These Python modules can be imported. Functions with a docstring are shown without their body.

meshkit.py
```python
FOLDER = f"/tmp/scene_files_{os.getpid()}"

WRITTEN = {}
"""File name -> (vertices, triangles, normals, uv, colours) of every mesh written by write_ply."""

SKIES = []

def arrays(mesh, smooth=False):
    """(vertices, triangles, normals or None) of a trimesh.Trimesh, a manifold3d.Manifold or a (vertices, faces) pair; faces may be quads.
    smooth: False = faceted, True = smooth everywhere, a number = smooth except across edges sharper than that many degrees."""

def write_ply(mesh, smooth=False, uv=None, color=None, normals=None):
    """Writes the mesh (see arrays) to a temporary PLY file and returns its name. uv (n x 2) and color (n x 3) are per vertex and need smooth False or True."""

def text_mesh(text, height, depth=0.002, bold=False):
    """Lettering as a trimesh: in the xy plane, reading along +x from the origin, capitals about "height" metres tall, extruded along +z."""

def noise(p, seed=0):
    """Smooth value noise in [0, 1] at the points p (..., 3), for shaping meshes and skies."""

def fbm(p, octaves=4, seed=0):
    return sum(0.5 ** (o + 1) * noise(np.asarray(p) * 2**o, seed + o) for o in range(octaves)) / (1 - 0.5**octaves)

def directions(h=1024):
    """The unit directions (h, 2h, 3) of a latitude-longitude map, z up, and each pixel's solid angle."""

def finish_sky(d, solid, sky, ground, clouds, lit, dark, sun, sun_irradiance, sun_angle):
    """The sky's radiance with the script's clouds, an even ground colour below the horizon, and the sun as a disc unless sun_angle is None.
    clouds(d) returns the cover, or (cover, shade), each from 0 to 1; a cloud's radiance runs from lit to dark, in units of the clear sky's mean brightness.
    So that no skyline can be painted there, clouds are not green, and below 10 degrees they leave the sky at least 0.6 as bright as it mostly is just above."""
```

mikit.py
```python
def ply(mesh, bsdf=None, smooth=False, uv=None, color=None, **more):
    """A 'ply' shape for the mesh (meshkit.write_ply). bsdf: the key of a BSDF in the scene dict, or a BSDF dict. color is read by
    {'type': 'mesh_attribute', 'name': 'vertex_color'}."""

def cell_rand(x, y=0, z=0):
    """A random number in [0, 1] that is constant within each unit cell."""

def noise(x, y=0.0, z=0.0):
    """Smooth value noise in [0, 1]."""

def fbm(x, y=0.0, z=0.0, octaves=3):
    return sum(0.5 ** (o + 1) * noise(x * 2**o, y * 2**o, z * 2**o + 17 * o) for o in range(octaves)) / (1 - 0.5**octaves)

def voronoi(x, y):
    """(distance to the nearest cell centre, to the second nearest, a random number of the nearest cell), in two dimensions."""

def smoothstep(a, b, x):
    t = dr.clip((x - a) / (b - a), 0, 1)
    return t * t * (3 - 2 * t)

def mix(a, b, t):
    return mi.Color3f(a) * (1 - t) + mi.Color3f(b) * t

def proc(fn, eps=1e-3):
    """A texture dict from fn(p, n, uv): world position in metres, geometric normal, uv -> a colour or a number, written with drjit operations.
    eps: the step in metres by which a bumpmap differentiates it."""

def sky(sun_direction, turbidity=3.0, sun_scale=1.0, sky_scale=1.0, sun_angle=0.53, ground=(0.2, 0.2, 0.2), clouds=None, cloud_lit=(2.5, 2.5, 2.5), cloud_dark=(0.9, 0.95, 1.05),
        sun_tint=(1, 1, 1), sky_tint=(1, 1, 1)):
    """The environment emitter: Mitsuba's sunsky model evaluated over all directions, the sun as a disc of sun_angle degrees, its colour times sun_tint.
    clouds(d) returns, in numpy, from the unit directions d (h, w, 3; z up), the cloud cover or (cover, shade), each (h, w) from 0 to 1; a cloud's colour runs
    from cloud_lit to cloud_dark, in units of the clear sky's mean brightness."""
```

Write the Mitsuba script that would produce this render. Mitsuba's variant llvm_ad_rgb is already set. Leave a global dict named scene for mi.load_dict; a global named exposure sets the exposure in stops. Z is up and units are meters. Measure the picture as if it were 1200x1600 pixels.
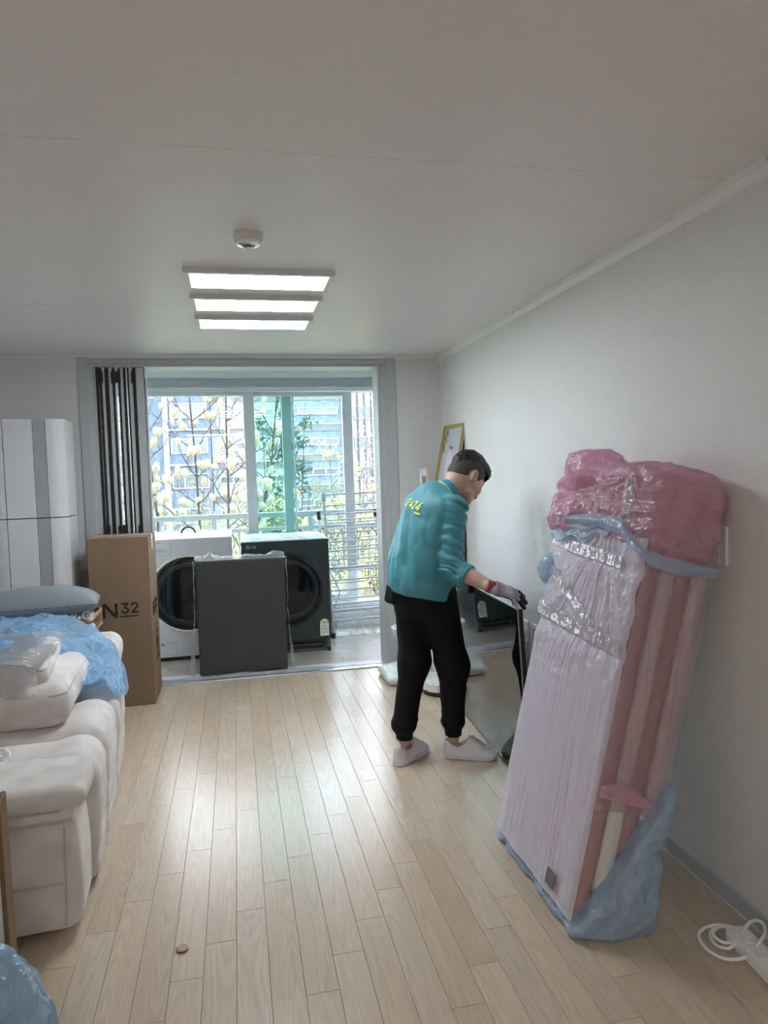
import math
import numpy as np, trimesh, drjit as dr, mitsuba as mi
import mikit, meshkit
from mikit import proc, smoothstep, mix
from shapely.geometry import Polygon, LineString, Point, box as sbox
from shapely.ops import unary_union

scene, labels = {}, {}
T = mi.ScalarTransform4f

# ------------------------------------------------------------------ camera, sky, exposure
YAW, PITCH, ROLL = 0.20503, -0.05472, -0.030905
_f = np.array([math.sin(YAW) * math.cos(PITCH), math.cos(YAW) * math.cos(PITCH), math.sin(PITCH)])
_r = np.array([math.cos(YAW), -math.sin(YAW), 0.0])
_u = np.cross(_r, _f)
_r, _u = _r * math.cos(ROLL) + _u * math.sin(ROLL), -_r * math.sin(ROLL) + _u * math.cos(ROLL)
_m = np.eye(4)
_m[:3, 0], _m[:3, 1], _m[:3, 2], _m[:3, 3] = -_r, _u, _f, (0, 0, 1.44)
scene['camera'] = {'type': 'perspective', 'fov': 56.74, 'fov_axis': 'x', 'near_clip': 0.02, 'far_clip': 500.0, 'to_world': T(_m.tolist())}
scene['sky'] = mikit.sky((-0.3, -0.35, 0.8), turbidity=5.0, sun_scale=0.0, sky_scale=32.0, ground=(0.25, 0.25, 0.22),
                         clouds=lambda d: 0.75 + 0.2 * meshkit.fbm(d * 3.0, 3), cloud_lit=(1.25, 1.3, 1.36), sky_tint=(1.0, 0.98, 0.93))
LAMP = 11.0          # radiance of the diffusers of the living-room lamps
REAR_LAMP = 4.6     # radiance of the kitchen lamp behind the camera
exposure = 1.08

# ------------------------------------------------------------------ helpers
def add(key, mesh, mat, smooth=False, label=None, cat=None, group=None, kind=None, **more):
    scene[key] = mikit.ply(mesh, mat, smooth, **more)
    d = {k: v for k, v in (('label', label), ('category', cat), ('group', group), ('kind', kind)) if v}
    if d:
        labels[key] = d
    return key

def thing(key, label, cat, group=None):
    labels[key] = {'label': label, 'category': cat}
    if group:
        labels[key]['group'] = group
    return key

_used = {}
def num(key):
    n = _used.get(key, 0)
    _used[key] = n + 1
    return key if n == 0 else f'{key}_{n:03d}'

_CH = None
def box(lo, hi, bev=0.0):
    """Axis-aligned box; bev chamfers its edges."""
    lo, hi = np.minimum(lo, hi).astype(float), np.maximum(lo, hi).astype(float)
    if bev <= 0:
        return trimesh.creation.box(extents=hi - lo, transform=trimesh.transformations.translation_matrix((lo + hi) / 2))
    global _CH
    sg = np.array([[a, b, c] for a in (-1, 1) for b in (-1, 1) for c in (-1, 1)], float)
    def pts(h, b):
        out = []
        for s in sg:
            for k in range(3):
                q = h - b
                q[k] = h[k]
                out.append(s * q)
        return np.array(out)
    if _CH is None:
        ref = pts(np.ones(3), np.full(3, 0.2))
        from scipy.spatial import ConvexHull
        hull = ConvexHull(ref)
        f = hull.simplices.copy()
        nrm = np.cross(ref[f[:, 1]] - ref[f[:, 0]], ref[f[:, 2]] - ref[f[:, 0]])
        flip = (nrm * ref[f].mean(1)).sum(1) < 0
        f[flip] = f[flip][:, ::-1]
        _CH = f
    h = (hi - lo) / 2
    return trimesh.Trimesh(pts(h, np.full(3, min(bev, h.min() * 0.9))) + (lo + hi) / 2, _CH.copy(), process=False)

def cat(*ms):
    return trimesh.util.concatenate([m for m in ms])

def rotm(axis, deg, point=None):
    return trimesh.transformations.rotation_matrix(math.radians(deg), axis, point)

def xf(mesh, M):
    m = mesh.copy()
    m.apply_transform(M)
    return m

def tm(x, y, z):
    return trimesh.transformations.translation_matrix((x, y, z))

def spline(pts, n=8):
    """Catmull-Rom through the points."""
    p = np.asarray(pts, float)
    q = np.vstack([2 * p[0] - p[1], p, 2 * p[-1] - p[-2]])
    out = []
    for i in range(1, len(q) - 2):
        for t in np.linspace(0, 1, n, endpoint=False):
            a, b, c, d = q[i - 1:i + 3]
            out.append(0.5 * (2 * b + (c - a) * t + (2 * a - 5 * b + 4 * c - d) * t ** 2 + (3 * b - a - 3 * c + d) * t ** 3))
    out.append(p[-1])
    return np.array(out)

def tube(pts, r, sides=10, caps=True):
    p = np.asarray(pts, float)
    n = len(p)
    r = np.broadcast_to(np.asarray(r, float), (n,))
    t = np.gradient(p, axis=0)
    t /= np.linalg.norm(t, axis=1, keepdims=True) + 1e-12
    a = np.cross(t[0], [0, 0, 1.0] if abs(t[0][2]) < 0.9 else [1.0, 0, 0])
    a /= np.linalg.norm(a)
    A = []
    for i in range(n):
        a = a - t[i] * (a @ t[i])
        a /= np.linalg.norm(a) + 1e-12
        A.append(a)
    A = np.array(A)
    B = np.cross(t, A)
    ang = np.arange(sides) * 2 * math.pi / sides
    v = (p[:, None] + r[:, None, None] * (np.cos(ang)[None, :, None] * A[:, None] + np.sin(ang)[None, :, None] * B[:, None])).reshape(-1, 3)
    f = []
    for i in range(n - 1):
        for j in range(sides):
            k = (j + 1) % sides
            f += [[i * sides + j, i * sides + k, (i + 1) * sides + k], [i * sides + j, (i + 1) * sides + k, (i + 1) * sides + j]]
    if caps:
        c0, c1 = len(v), len(v) + 1
        v = np.vstack([v, p[0], p[-1]])
        for j in range(sides):
            k = (j + 1) % sides
            f += [[c0, k, j], [c1, (n - 1) * sides + j, (n - 1) * sides + k]]
    return trimesh.Trimesh(v, np.array(f), process=False)

def ext(poly, h):
    polys = getattr(poly, 'geoms', [poly])
    return cat(*[trimesh.creation.extrude_polygon(g, h, engine='earcut') for g in polys])

# frames that stand a drawing (x right, y up, z out) on a face
def face(origin, right, upv):
    R, U = np.asarray(right, float), np.asarray(upv, float)
    R, U = R / np.linalg.norm(R), U / np.linalg.norm(U)
    M = np.eye(4)
    M[:3, 0], M[:3, 1], M[:3, 2], M[:3, 3] = R, U, np.cross(R, U), origin
    return M

def lathe(profile, n=48):
    return trimesh.creation.revolve(np.asarray(profile, float), sections=n)

# ---- signed distance modelling: sparse surface nets
def surfnet(fn, lo, hi, h, B=6):
    lo, hi = np.asarray(lo, float), np.asarray(hi, float)
    nb = np.maximum(np.ceil((hi - lo) / (h * B)).astype(int), 1)
    N = nb * B
    g = np.indices(nb).reshape(3, -1).T
    cen = lo + (g + 0.5) * h * B - 0.5 * h
    cv = fn(cen)
    S = np.repeat(np.repeat(np.repeat(cv.reshape(nb), B, 0), B, 1), B, 2).astype(np.float32)
    S[np.abs(S) < 1e-9] = 1e-6
    act = np.abs(cv) < h * B * 1.35
    loc = np.indices((B, B, B)).reshape(3, -1).T
    idx = (g[act][:, None, :] * B + loc[None]).reshape(-1, 3)
    for s in range(0, len(idx), 400000):
        I = idx[s:s + 400000]
        S[I[:, 0], I[:, 1], I[:, 2]] = fn(lo + I * h)
    ins = S < 0
    c = [ins[a:N[0] - 1 + a, b:N[1] - 1 + b, d:N[2] - 1 + d] for a in (0, 1) for b in (0, 1) for d in (0, 1)]
    cnt = sum(x.astype(np.int8) for x in c)
    cells = np.argwhere((cnt > 0) & (cnt < 8))
    vid = -np.ones(np.array(N) - 1, np.int64)
    vid[cells[:, 0], cells[:, 1], cells[:, 2]] = np.arange(len(cells))
    acc, k = np.zeros((len(cells), 3)), np.zeros(len(cells))
    for ax in range(3):
        o1, o2 = [x for x in range(3) if x != ax]
        for a in (0, 1):
            for b in (0, 1):
                p0 = cells.copy()
                p0[:, o1] += a
                p0[:, o2] += b
                p1 = p0.copy()
                p1[:, ax] += 1
                v0, v1 = S[tuple(p0.T)], S[tuple(p1.T)]
                on = (v0 < 0) != (v1 < 0)
                t = np.where(on, v0 / np.where(on, v0 - v1, 1), 0)
                q = p0.astype(float)
                q[:, ax] += t
                acc[on] += q[on]
                k[on] += 1
    V = lo + acc / np.maximum(k, 1)[:, None] * h
    F = []
    for ax in range(3):
        o1, o2 = (ax + 1) % 3, (ax + 2) % 3
        sl0 = [slice(None)] * 3
        sl1 = [slice(None)] * 3
        sl0[ax], sl1[ax] = slice(0, N[ax] - 1), slice(1, N[ax])
        e = np.argwhere(ins[tuple(sl0)] != ins[tuple(sl1)])
        e = e[(e[:, o1] > 0) & (e[:, o2] > 0) & (e[:, o1] < N[o1] - 1) & (e[:, o2] < N[o2] - 1)]
        if not len(e):
            continue
        q = []
        for a, b in ((0, 0), (1, 0), (1, 1), (0, 1)):
            z = e.copy()
            z[:, o1] -= a
            z[:, o2] -= b
            q.append(vid[tuple(z.T)])
        q = np.array(q).T
        inv = ~ins[tuple(e.T)]
        q[inv] = q[inv][:, ::-1]
        F.append(q)
    F = np.vstack(F)
    F = F[(F >= 0).all(1)]
    return trimesh.Trimesh(V, np.vstack([F[:, [0, 1, 2]], F[:, [0, 2, 3]]]), process=False)

def smin(a, b, k):
    h = np.maximum(k - np.abs(a - b), 0) / k
    return np.minimum(a, b) - h * h * k * 0.25

def smax(a, b, k):
    return -smin(-a, -b, k)

def s_cap(P, a, b, ra, rb=None):
    """Capsule whose radius runs from ra to rb."""
    rb = ra if rb is None else rb
    a, b = np.asarray(a, float), np.asarray(b, float)
    d = b - a
    t = np.clip(((P - a) @ d) / (d @ d), 0, 1)
    return np.linalg.norm(P - a - t[:, None] * d, axis=1) - (ra + (rb - ra) * t)

def s_ell(P, c, r, R=None):
    q = P - np.asarray(c, float)
    if R is not None:
        q = q @ R
    r = np.asarray(r, float)
    k0 = np.linalg.norm(q / r, axis=1)
    k1 = np.linalg.norm(q / (r * r), axis=1)
    return np.where(k1 > 1e-9, k0 * (k0 - 1) / np.maximum(k1, 1e-9), -r.min())

def s_box(P, c, half, rad, R=None):
    q = P - np.asarray(c, float)
    if R is not None:
        q = q @ R
    q = np.abs(q) - (np.asarray(half, float) - rad)
    return np.linalg.norm(np.maximum(q, 0), axis=1) + np.minimum(q.max(1), 0) - rad

def ridged(p, seed=0, octaves=3):
    return sum(0.5 ** o * (1 - 2 * np.abs(meshkit.noise(np.asarray(p) * 2 ** o, seed + o) - 0.5)) for o in range(octaves)) / (2 - 0.5 ** (octaves - 1))

# ------------------------------------------------------------------ materials
def pr(name, color, rough=0.5, two=True, bump=None, bump_scale=1.0, bump_eps=1e-3, **kw):
    c = proc(color) if callable(color) else {'type': 'rgb', 'value': list(color)}
    b = {'type': 'principled', 'base_color': c, 'roughness': rough, **kw}
    if bump is not None:
        b = {'type': 'bumpmap', 'arbitrary': proc(bump, bump_eps), 'scale': bump_scale, 'bsdf': b}
    scene['mat_' + name] = {'type': 'twosided', 'bsdf': b} if two else b
    return 'mat_' + name

PW, PX0, PL, PY0, PS = 0.09424, -0.33655, 0.729, 2.6394, 0.14575   # plank width, first seam, length, first joint, stagger per column
def oak(p, n, uv):
    i = dr.floor((p.x - PX0) / PW)
    j = dr.floor((p.y - PY0 - i * PS) / PL)
    r, r2 = mikit.cell_rand(i, j, 3), mikit.cell_rand(i, j, 7)
    x, y = p.x + r * 9, p.y * dr.select(r2 > 0.5, 1.0, -1.0) + r2 * 17
    xl = (p.x - PX0) / PW - i - 0.5 + (r - 0.5) * 0.7
    warp = mikit.noise(x * 11, y * 2.2, r * 20)
    f = xl * xl * (2.0 + 5.0 * r2) + y * 1.7 + warp * 1.5 + mikit.noise(x * 40, y * 6, 2.0) * 0.22
    ring = 0.5 + 0.5 * dr.sin(f * 19.0)
    ring = ring * ring
    fine = mikit.noise(x * 420, y * 7, r * 30)
    pore = smoothstep(0.60, 0.9, mikit.noise(x * 650, y * 16, 4.0))
    c = mix((0.45, 0.358, 0.270), (0.55, 0.464, 0.373), 0.2 + 0.6 * r)
    c = c * (1.03 - 0.085 * ring) * (0.95 + 0.10 * fine) * (1 - 0.10 * pore)
    return mix(c, c * mi.Color3f(1.03, 0.98, 0.92), r2)
pr('oak', oak, 0.25, specular=0.5, two=True)
pr('floor_base', (0.16, 0.11, 0.075), 0.7)
def paper(p, n, uv):
    t = mikit.noise(p.y * 60, p.z * 260 + p.x * 260, 1.0)
    return mi.Color3f(0.69, 0.697, 0.69) * (0.975 + 0.05 * t)
pr('wallpaper', paper, 0.55, specular=0.35)
def cpaper(p, n, uv):
    t = mikit.noise(p.x * 25, p.y * 300, 2.0)
    return mi.Color3f(0.70, 0.693, 0.688) * (0.975 + 0.05 * t)
pr('ceiling_paper', cpaper, 0.42, specular=0.5, bump=lambda p, n, uv: mikit.noise(p.x * 14, p.y * 160, 3.0) * 0.6 + mikit.noise(p.x * 5, p.y * 9, 7.0), bump_scale=0.0006, bump_eps=2e-3)
pr('trim_white', (0.72, 0.73, 0.73), 0.4, specular=0.45)
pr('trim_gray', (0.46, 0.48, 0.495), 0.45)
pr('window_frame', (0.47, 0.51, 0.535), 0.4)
pr('white_plastic', (0.80, 0.81, 0.82), 0.35, specular=0.5)
pr('black_rubber', (0.012, 0.012, 0.013), 0.5)
pr('black_plastic', (0.018, 0.018, 0.02), 0.35)
pr('aluminium', (0.72, 0.73, 0.74), 0.32, metallic=0.9)
pr('chrome', (0.8, 0.8, 0.8), 0.15, metallic=1.0)
pr('dark_gap', (0.03, 0.03, 0.03), 0.8)
pr('grout', (0.50, 0.485, 0.455), 0.8)
def tilec(p, n, uv):
    j = dr.floor((p.y - 5.3) / 0.15)
    i = dr.floor((p.x + 1.8 + mikit.cell_rand(j, 1, 1) * 0.6) / 0.6)
    r = mikit.cell_rand(i, j, 2)
    return mi.Color3f(0.29, 0.26, 0.228) * (0.85 + 0.25 * r) * (0.88 + 0.24 * mikit.noise(p.x * 6 + r * 9, p.y * 140, r * 5))
pr('tile', tilec, 0.35, specular=0.4)
scene['mat_glass_solid'] = {'type': 'dielectric', 'int_ior': 1.5}
for nm, col in (('clear', (0.97, 0.99, 0.985)), ('aqua', (0.50, 0.82, 0.76)), ('blue', (0.78, 0.90, 0.93))):
    scene['mat_glass_' + nm] = {'type': 'thindielectric', 'int_ior': 1.5, 'specular_transmittance': {'type': 'rgb', 'value': list(col)}}
# ------------------------------------------------------------------ the room
XL, XR, YB, YR, H = -1.75, 1.53, 5.15, -2.6, 2.30
add('floor', box((XL, YR, -0.06), (XR, YB, -0.006)), 'mat_floor_base', kind='structure', label='light oak plank floor of the living room')
rest = []
for i in range(-16, 21):
    x0 = PX0 + i * PW
    a, b = max(x0, XL), min(x0 + PW, XR)
    if b - a < 0.004:
        continue
    for j in range(-9, 6):
        y0 = PY0 + i * PS + j * PL
        c, d = max(y0, YR), min(y0 + PL, YB - 0.025)
        if d - c < 0.004:
            continue
        m = box((a + 0.0005, c + 0.0005, -0.006), (b - 0.0005, d - 0.0005, 0.0), 0.0007)
        if d > 1.62 and b > -0.98:
            add(num('floor__plank'), m, 'mat_oak')
        else:
            rest.append(m)
add('floor__plank_field', cat(*rest), 'mat_oak', kind='stuff')

add('ceiling', box((XL, YR, H + 0.002), (XR, YB, H + 0.1)), 'mat_trim_white', kind='structure', label='papered ceiling with faint cross seams')
ys = [YR, -1.65, -0.75, 0.15, 1.05, 1.95, 2.84, 3.74, 4.64, YB]
for k in range(9):
    add(num('ceiling__paper_strip'), box((XL, ys[k], H - 0.0006 * (k % 2)), (XR, ys[k + 1] + 0.01 * (k % 2), H + 0.003)), 'mat_ceiling_paper')

add('wall_right', box((XR, YR, -0.06), (XR + 0.12, YB + 0.2, H + 0.1)), 'mat_wallpaper', kind='structure', label='pale papered wall on the right')
add('wall_left', box((XL - 0.12, YR, -0.06), (XL, YB + 0.2, H + 0.1)), 'mat_wallpaper', kind='structure')
add('wall_rear', box((XL - 0.12, YR - 0.12, -0.06), (XR + 0.12, YR, H + 0.1)), 'mat_wallpaper', kind='structure')
add('wall_back', cat(box((XL, YB, -0.06), (-0.985, YB + 0.2, H)), box((1.165, YB, -0.06), (XR, YB + 0.2, H)), box((-0.985, YB + 0.01, 2.285), (1.165, YB + 0.2, H))),
    'mat_wallpaper', kind='structure', label='pale papered wall around the balcony doorway')
# crown mouldings: a stepped profile
prof = Polygon([(0, 0), (0.030, 0), (0.030, 0.010), (0.022, 0.014), (0.022, 0.022), (0.012, 0.040), (0.010, 0.050), (0, 0.050)])
def moulding(p, length, M):
    return xf(ext(p, length), M)
Mr = np.eye(4); Mr[:3, :3] = np.array([[-1, 0, 0], [0, 0, 1], [0, -1, 0]]).T.T
def run_y(p, x, y0, y1, z):          # profile: first coordinate towards -x, second downwards
    m = ext(p, y1 - y0)
    v = m.vertices.copy()
    m.vertices = np.c_[x - v[:, 0], y0 + v[:, 2], z - v[:, 1]]
    m.fix_normals()
    return m
def run_x(p, y, x0, x1, z):          # profile: first coordinate towards -y
    m = ext(p, x1 - x0)
    v = m.vertices.copy()
    m.vertices = np.c_[x0 + v[:, 2], y - v[:, 0], z - v[:, 1]]
    m.fix_normals()
    return m
add('trim_1', run_y(prof, XR, 1.785, YB, H - 0.0005), 'mat_trim_white', kind='structure', label='white crown moulding along the right wall')
small = Polygon([(0, 0), (0.024, 0), (0.024, 0.008), (0.014, 0.012), (0.012, 0.024), (0, 0.024)])
add('trim_2', run_x(small, YB, XL, XR, H - 0.0005), 'mat_trim_white', kind='structure', label='thin white moulding above the balcony doorway')
base = Polygon([(0, 0), (0.009, 0), (0.012, 0.004), (0.012, 0.060), (0, 0.060)])
add('baseboard_right', run_y(base, XR, 1.785, YB, 0.060), 'mat_trim_gray', kind='structure', label='low pale baseboard along the right wall')
add('baseboard_right__caulk_strip', box((XR - 0.0135, 1.785, 0.0), (XR - 0.0115, YB, 0.004)), 'mat_white_plastic')
add('baseboard_back', cat(run_x(base, YB, XL, -0.99, 0.060), run_x(base, YB, 1.17, XR, 0.060)), 'mat_trim_gray', kind='structure')
add('trim_3', cat(box((XR - 0.018, 1.70, 0), (XR, 1.785, H), 0.003), box((XR - 0.026, 1.60, 0), (XR, 1.70, H), 0.003)), 'mat_trim_gray', kind='structure', label='vertical door casing at the right end of the wall')

# ---- balcony doorway: jambs, header, sill and the folded stack of door panels
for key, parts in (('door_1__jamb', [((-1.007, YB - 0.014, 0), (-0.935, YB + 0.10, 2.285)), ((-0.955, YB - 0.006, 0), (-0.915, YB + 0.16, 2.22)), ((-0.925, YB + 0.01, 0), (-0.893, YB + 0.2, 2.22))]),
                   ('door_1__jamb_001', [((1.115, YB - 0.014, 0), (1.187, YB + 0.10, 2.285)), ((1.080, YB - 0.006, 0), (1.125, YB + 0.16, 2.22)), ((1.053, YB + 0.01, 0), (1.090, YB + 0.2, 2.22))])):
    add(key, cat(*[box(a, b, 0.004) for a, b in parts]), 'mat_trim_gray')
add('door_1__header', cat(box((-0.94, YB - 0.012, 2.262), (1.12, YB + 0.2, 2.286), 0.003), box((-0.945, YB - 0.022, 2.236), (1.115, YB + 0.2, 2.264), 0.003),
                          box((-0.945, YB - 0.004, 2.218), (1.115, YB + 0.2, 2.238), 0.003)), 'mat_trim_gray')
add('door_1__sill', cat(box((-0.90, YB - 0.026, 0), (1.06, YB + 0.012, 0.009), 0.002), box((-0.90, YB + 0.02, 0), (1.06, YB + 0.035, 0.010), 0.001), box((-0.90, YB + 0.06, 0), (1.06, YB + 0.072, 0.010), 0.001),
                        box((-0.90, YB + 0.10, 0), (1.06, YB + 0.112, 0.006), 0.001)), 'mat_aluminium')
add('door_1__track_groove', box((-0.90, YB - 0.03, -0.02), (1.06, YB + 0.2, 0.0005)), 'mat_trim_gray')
add('door_1__track_gasket', box((-0.90, YB + 0.0125, 0.0), (1.06, YB + 0.0195, 0.004)), 'mat_black_rubber')
thing('door_1', 'white frame of the balcony doorway with folding doors', 'door'); labels['door_1'] = {'kind': 'structure', 'label': 'white frame of the balcony doorway'}
ZP0, ZP1 = 0.012, 2.216
#             stile x0, x1, gaskets (x0, x1) on either side
PAN = [(-0.856, -0.838, (-0.874, -0.856), (-0.838, -0.826)), (-0.812, -0.790, (-0.826, -0.812), (-0.790, -0.775)), (-0.738, -0.719, (-0.753, -0.738), (-0.719, -0.704)),
       (-0.681, -0.658, (-0.693, -0.681), (-0.658, -0.647)), (-0.636, -0.584, (-0.647, -0.636), (-0.584, -0.580))]
Y0, Y1 = YB + 0.005, YB + 0.20
for k, (a, b, g0, g1) in enumerate(PAN):
    key = num('door_1__folding_panel')
    c = (a + b) / 2
    frame = cat(box((a, Y0, ZP0), (b, Y0 + 0.05, ZP1), 0.002), box((a, Y1 - 0.05, ZP0), (b, Y1, ZP1), 0.002), box((a, Y0, ZP0), (b, Y1, ZP0 + 0.09), 0.002), box((a, Y0, ZP1 - 0.06), (b, Y1, ZP1), 0.002))
    add(key, frame, 'mat_trim_gray')
    add(key + '__gasket', cat(*[box((g[0] + 0.0004, Y0 + 0.006, ZP0 + 0.004), (g[1] - 0.0004, Y0 + 0.03, ZP1 - 0.004)) for g in (g0, g1)]), 'mat_black_rubber')
    add(key + '__pane', box((c - 0.003, Y0 + 0.05, ZP0 + 0.09), (c + 0.003, Y1 - 0.05, ZP1 - 0.06)), 'mat_glass_solid')
add('door_1__gasket', box((-0.893, Y0, ZP0), (-0.879, Y0 + 0.03, ZP1)), 'mat_black_rubber')
for zc in (2.15, 1.10, 0.15):
    for a, b in ((-0.890, -0.848), (-0.795, -0.735), (-0.664, -0.640)):
        add(num('door_1__hinge'), cat(box((a, Y0 - 0.012, zc - 0.045), ((a + b) / 2 - 0.001, Y0 + 0.006, zc + 0.035), 0.002), box(((a + b) / 2 + 0.001, Y0 - 0.012, zc - 0.04), (b, Y0 + 0.006, zc + 0.04), 0.002)), 'mat_black_plastic')

# ---- balcony shell
BY = 6.62
add('floor_balcony', box((XL, YB + 0.17, -0.06), (1.75, BY + 0.2, -0.003)), 'mat_grout', kind='structure', label='wood-look tiles of the balcony floor')
rng = np.random.default_rng(5)
for j in range(9):
    y0 = 5.33 + 0.15 * j
    off = rng.uniform(0, 0.6)
    x = XL - off
    while x < 1.75:
        a, b = max(x, XL), min(x + 0.6, 1.75)
        if b - a > 0.02 and y0 < BY:
            add(num('floor_balcony__tile'), box((a + 0.0015, y0 + 0.0015, -0.006), (b - 0.0015, min(y0 + 0.15, BY) - 0.0015, 0.0), 0.001), 'mat_tile')
        x += 0.6
add('ceiling_balcony', box((XL - 0.1, YB + 0.2, 2.43), (1.87, BY + 0.2, 2.5)), 'mat_trim_white', kind='structure')
add('wall_balcony_left', box((XL - 0.12, YB + 0.2, -0.06), (XL, BY + 0.2, 2.5)), 'mat_trim_white', kind='structure')
add('wall_balcony_right', box((1.75, YB, -0.06), (1.87, BY + 0.2, 2.5)), 'mat_trim_white', kind='structure')
add('wall_balcony_inner', cat(box((XL, YB + 0.19, 2.285), (1.75, YB + 0.2, 2.45)), box((XR, YB + 0.1, 0), (1.75, YB + 0.2, 2.45))), 'mat_trim_white', kind='structure')
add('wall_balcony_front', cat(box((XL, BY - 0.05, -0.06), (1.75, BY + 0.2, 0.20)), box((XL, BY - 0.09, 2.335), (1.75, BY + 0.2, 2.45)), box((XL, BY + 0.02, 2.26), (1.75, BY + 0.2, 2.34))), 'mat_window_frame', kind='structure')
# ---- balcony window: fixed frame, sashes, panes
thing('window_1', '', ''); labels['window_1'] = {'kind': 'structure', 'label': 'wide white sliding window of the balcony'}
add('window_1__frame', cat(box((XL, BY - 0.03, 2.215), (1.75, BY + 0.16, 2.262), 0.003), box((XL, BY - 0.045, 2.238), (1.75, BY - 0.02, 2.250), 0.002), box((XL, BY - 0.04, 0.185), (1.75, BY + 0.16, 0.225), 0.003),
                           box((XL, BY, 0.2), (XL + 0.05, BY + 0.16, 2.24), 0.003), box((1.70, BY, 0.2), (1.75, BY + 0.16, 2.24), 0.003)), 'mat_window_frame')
def sash(x0, x1, y, l, r, glass, key, t=0.04):
    z0, z1 = 0.225, 2.215
    ps = [box((x0, y, z0), (x1, y + t, z0 + 0.07), 0.003), box((x0, y, z1 - 0.035), (x1, y + t, z1), 0.003)]
    if l: ps.append(box((x0, y, z0), (x0 + l, y + t, z1), 0.003))
    if r: ps.append(box((x1 - r, y, z0), (x1, y + t, z1), 0.003))
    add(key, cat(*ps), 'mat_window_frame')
    g = (x0 + l * 0.9, x1 - r * 0.9)
    v = np.array([[g[0], y + t / 2, z0 + 0.06], [g[1], y + t / 2, z0 + 0.06], [g[1], y + t / 2, z1 - 0.03], [g[0], y + t / 2, z1 - 0.03]])
    add(key + '__pane', trimesh.Trimesh(v, [[0, 1, 2], [0, 2, 3]], process=False), glass)
sash(XL + 0.05, 0.197, BY - 0.0, 0.09, 0.095, 'mat_glass_clear', 'window_1__sash')
sash(0.150, 0.560, BY + 0.05, 0.03, 0.014, 'mat_glass_aqua', 'window_1__sash_001', 0.03)
sash(0.451, 1.116, BY + 0.10, 0.085, 0.092, 'mat_glass_blue', 'window_1__sash_002')

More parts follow.
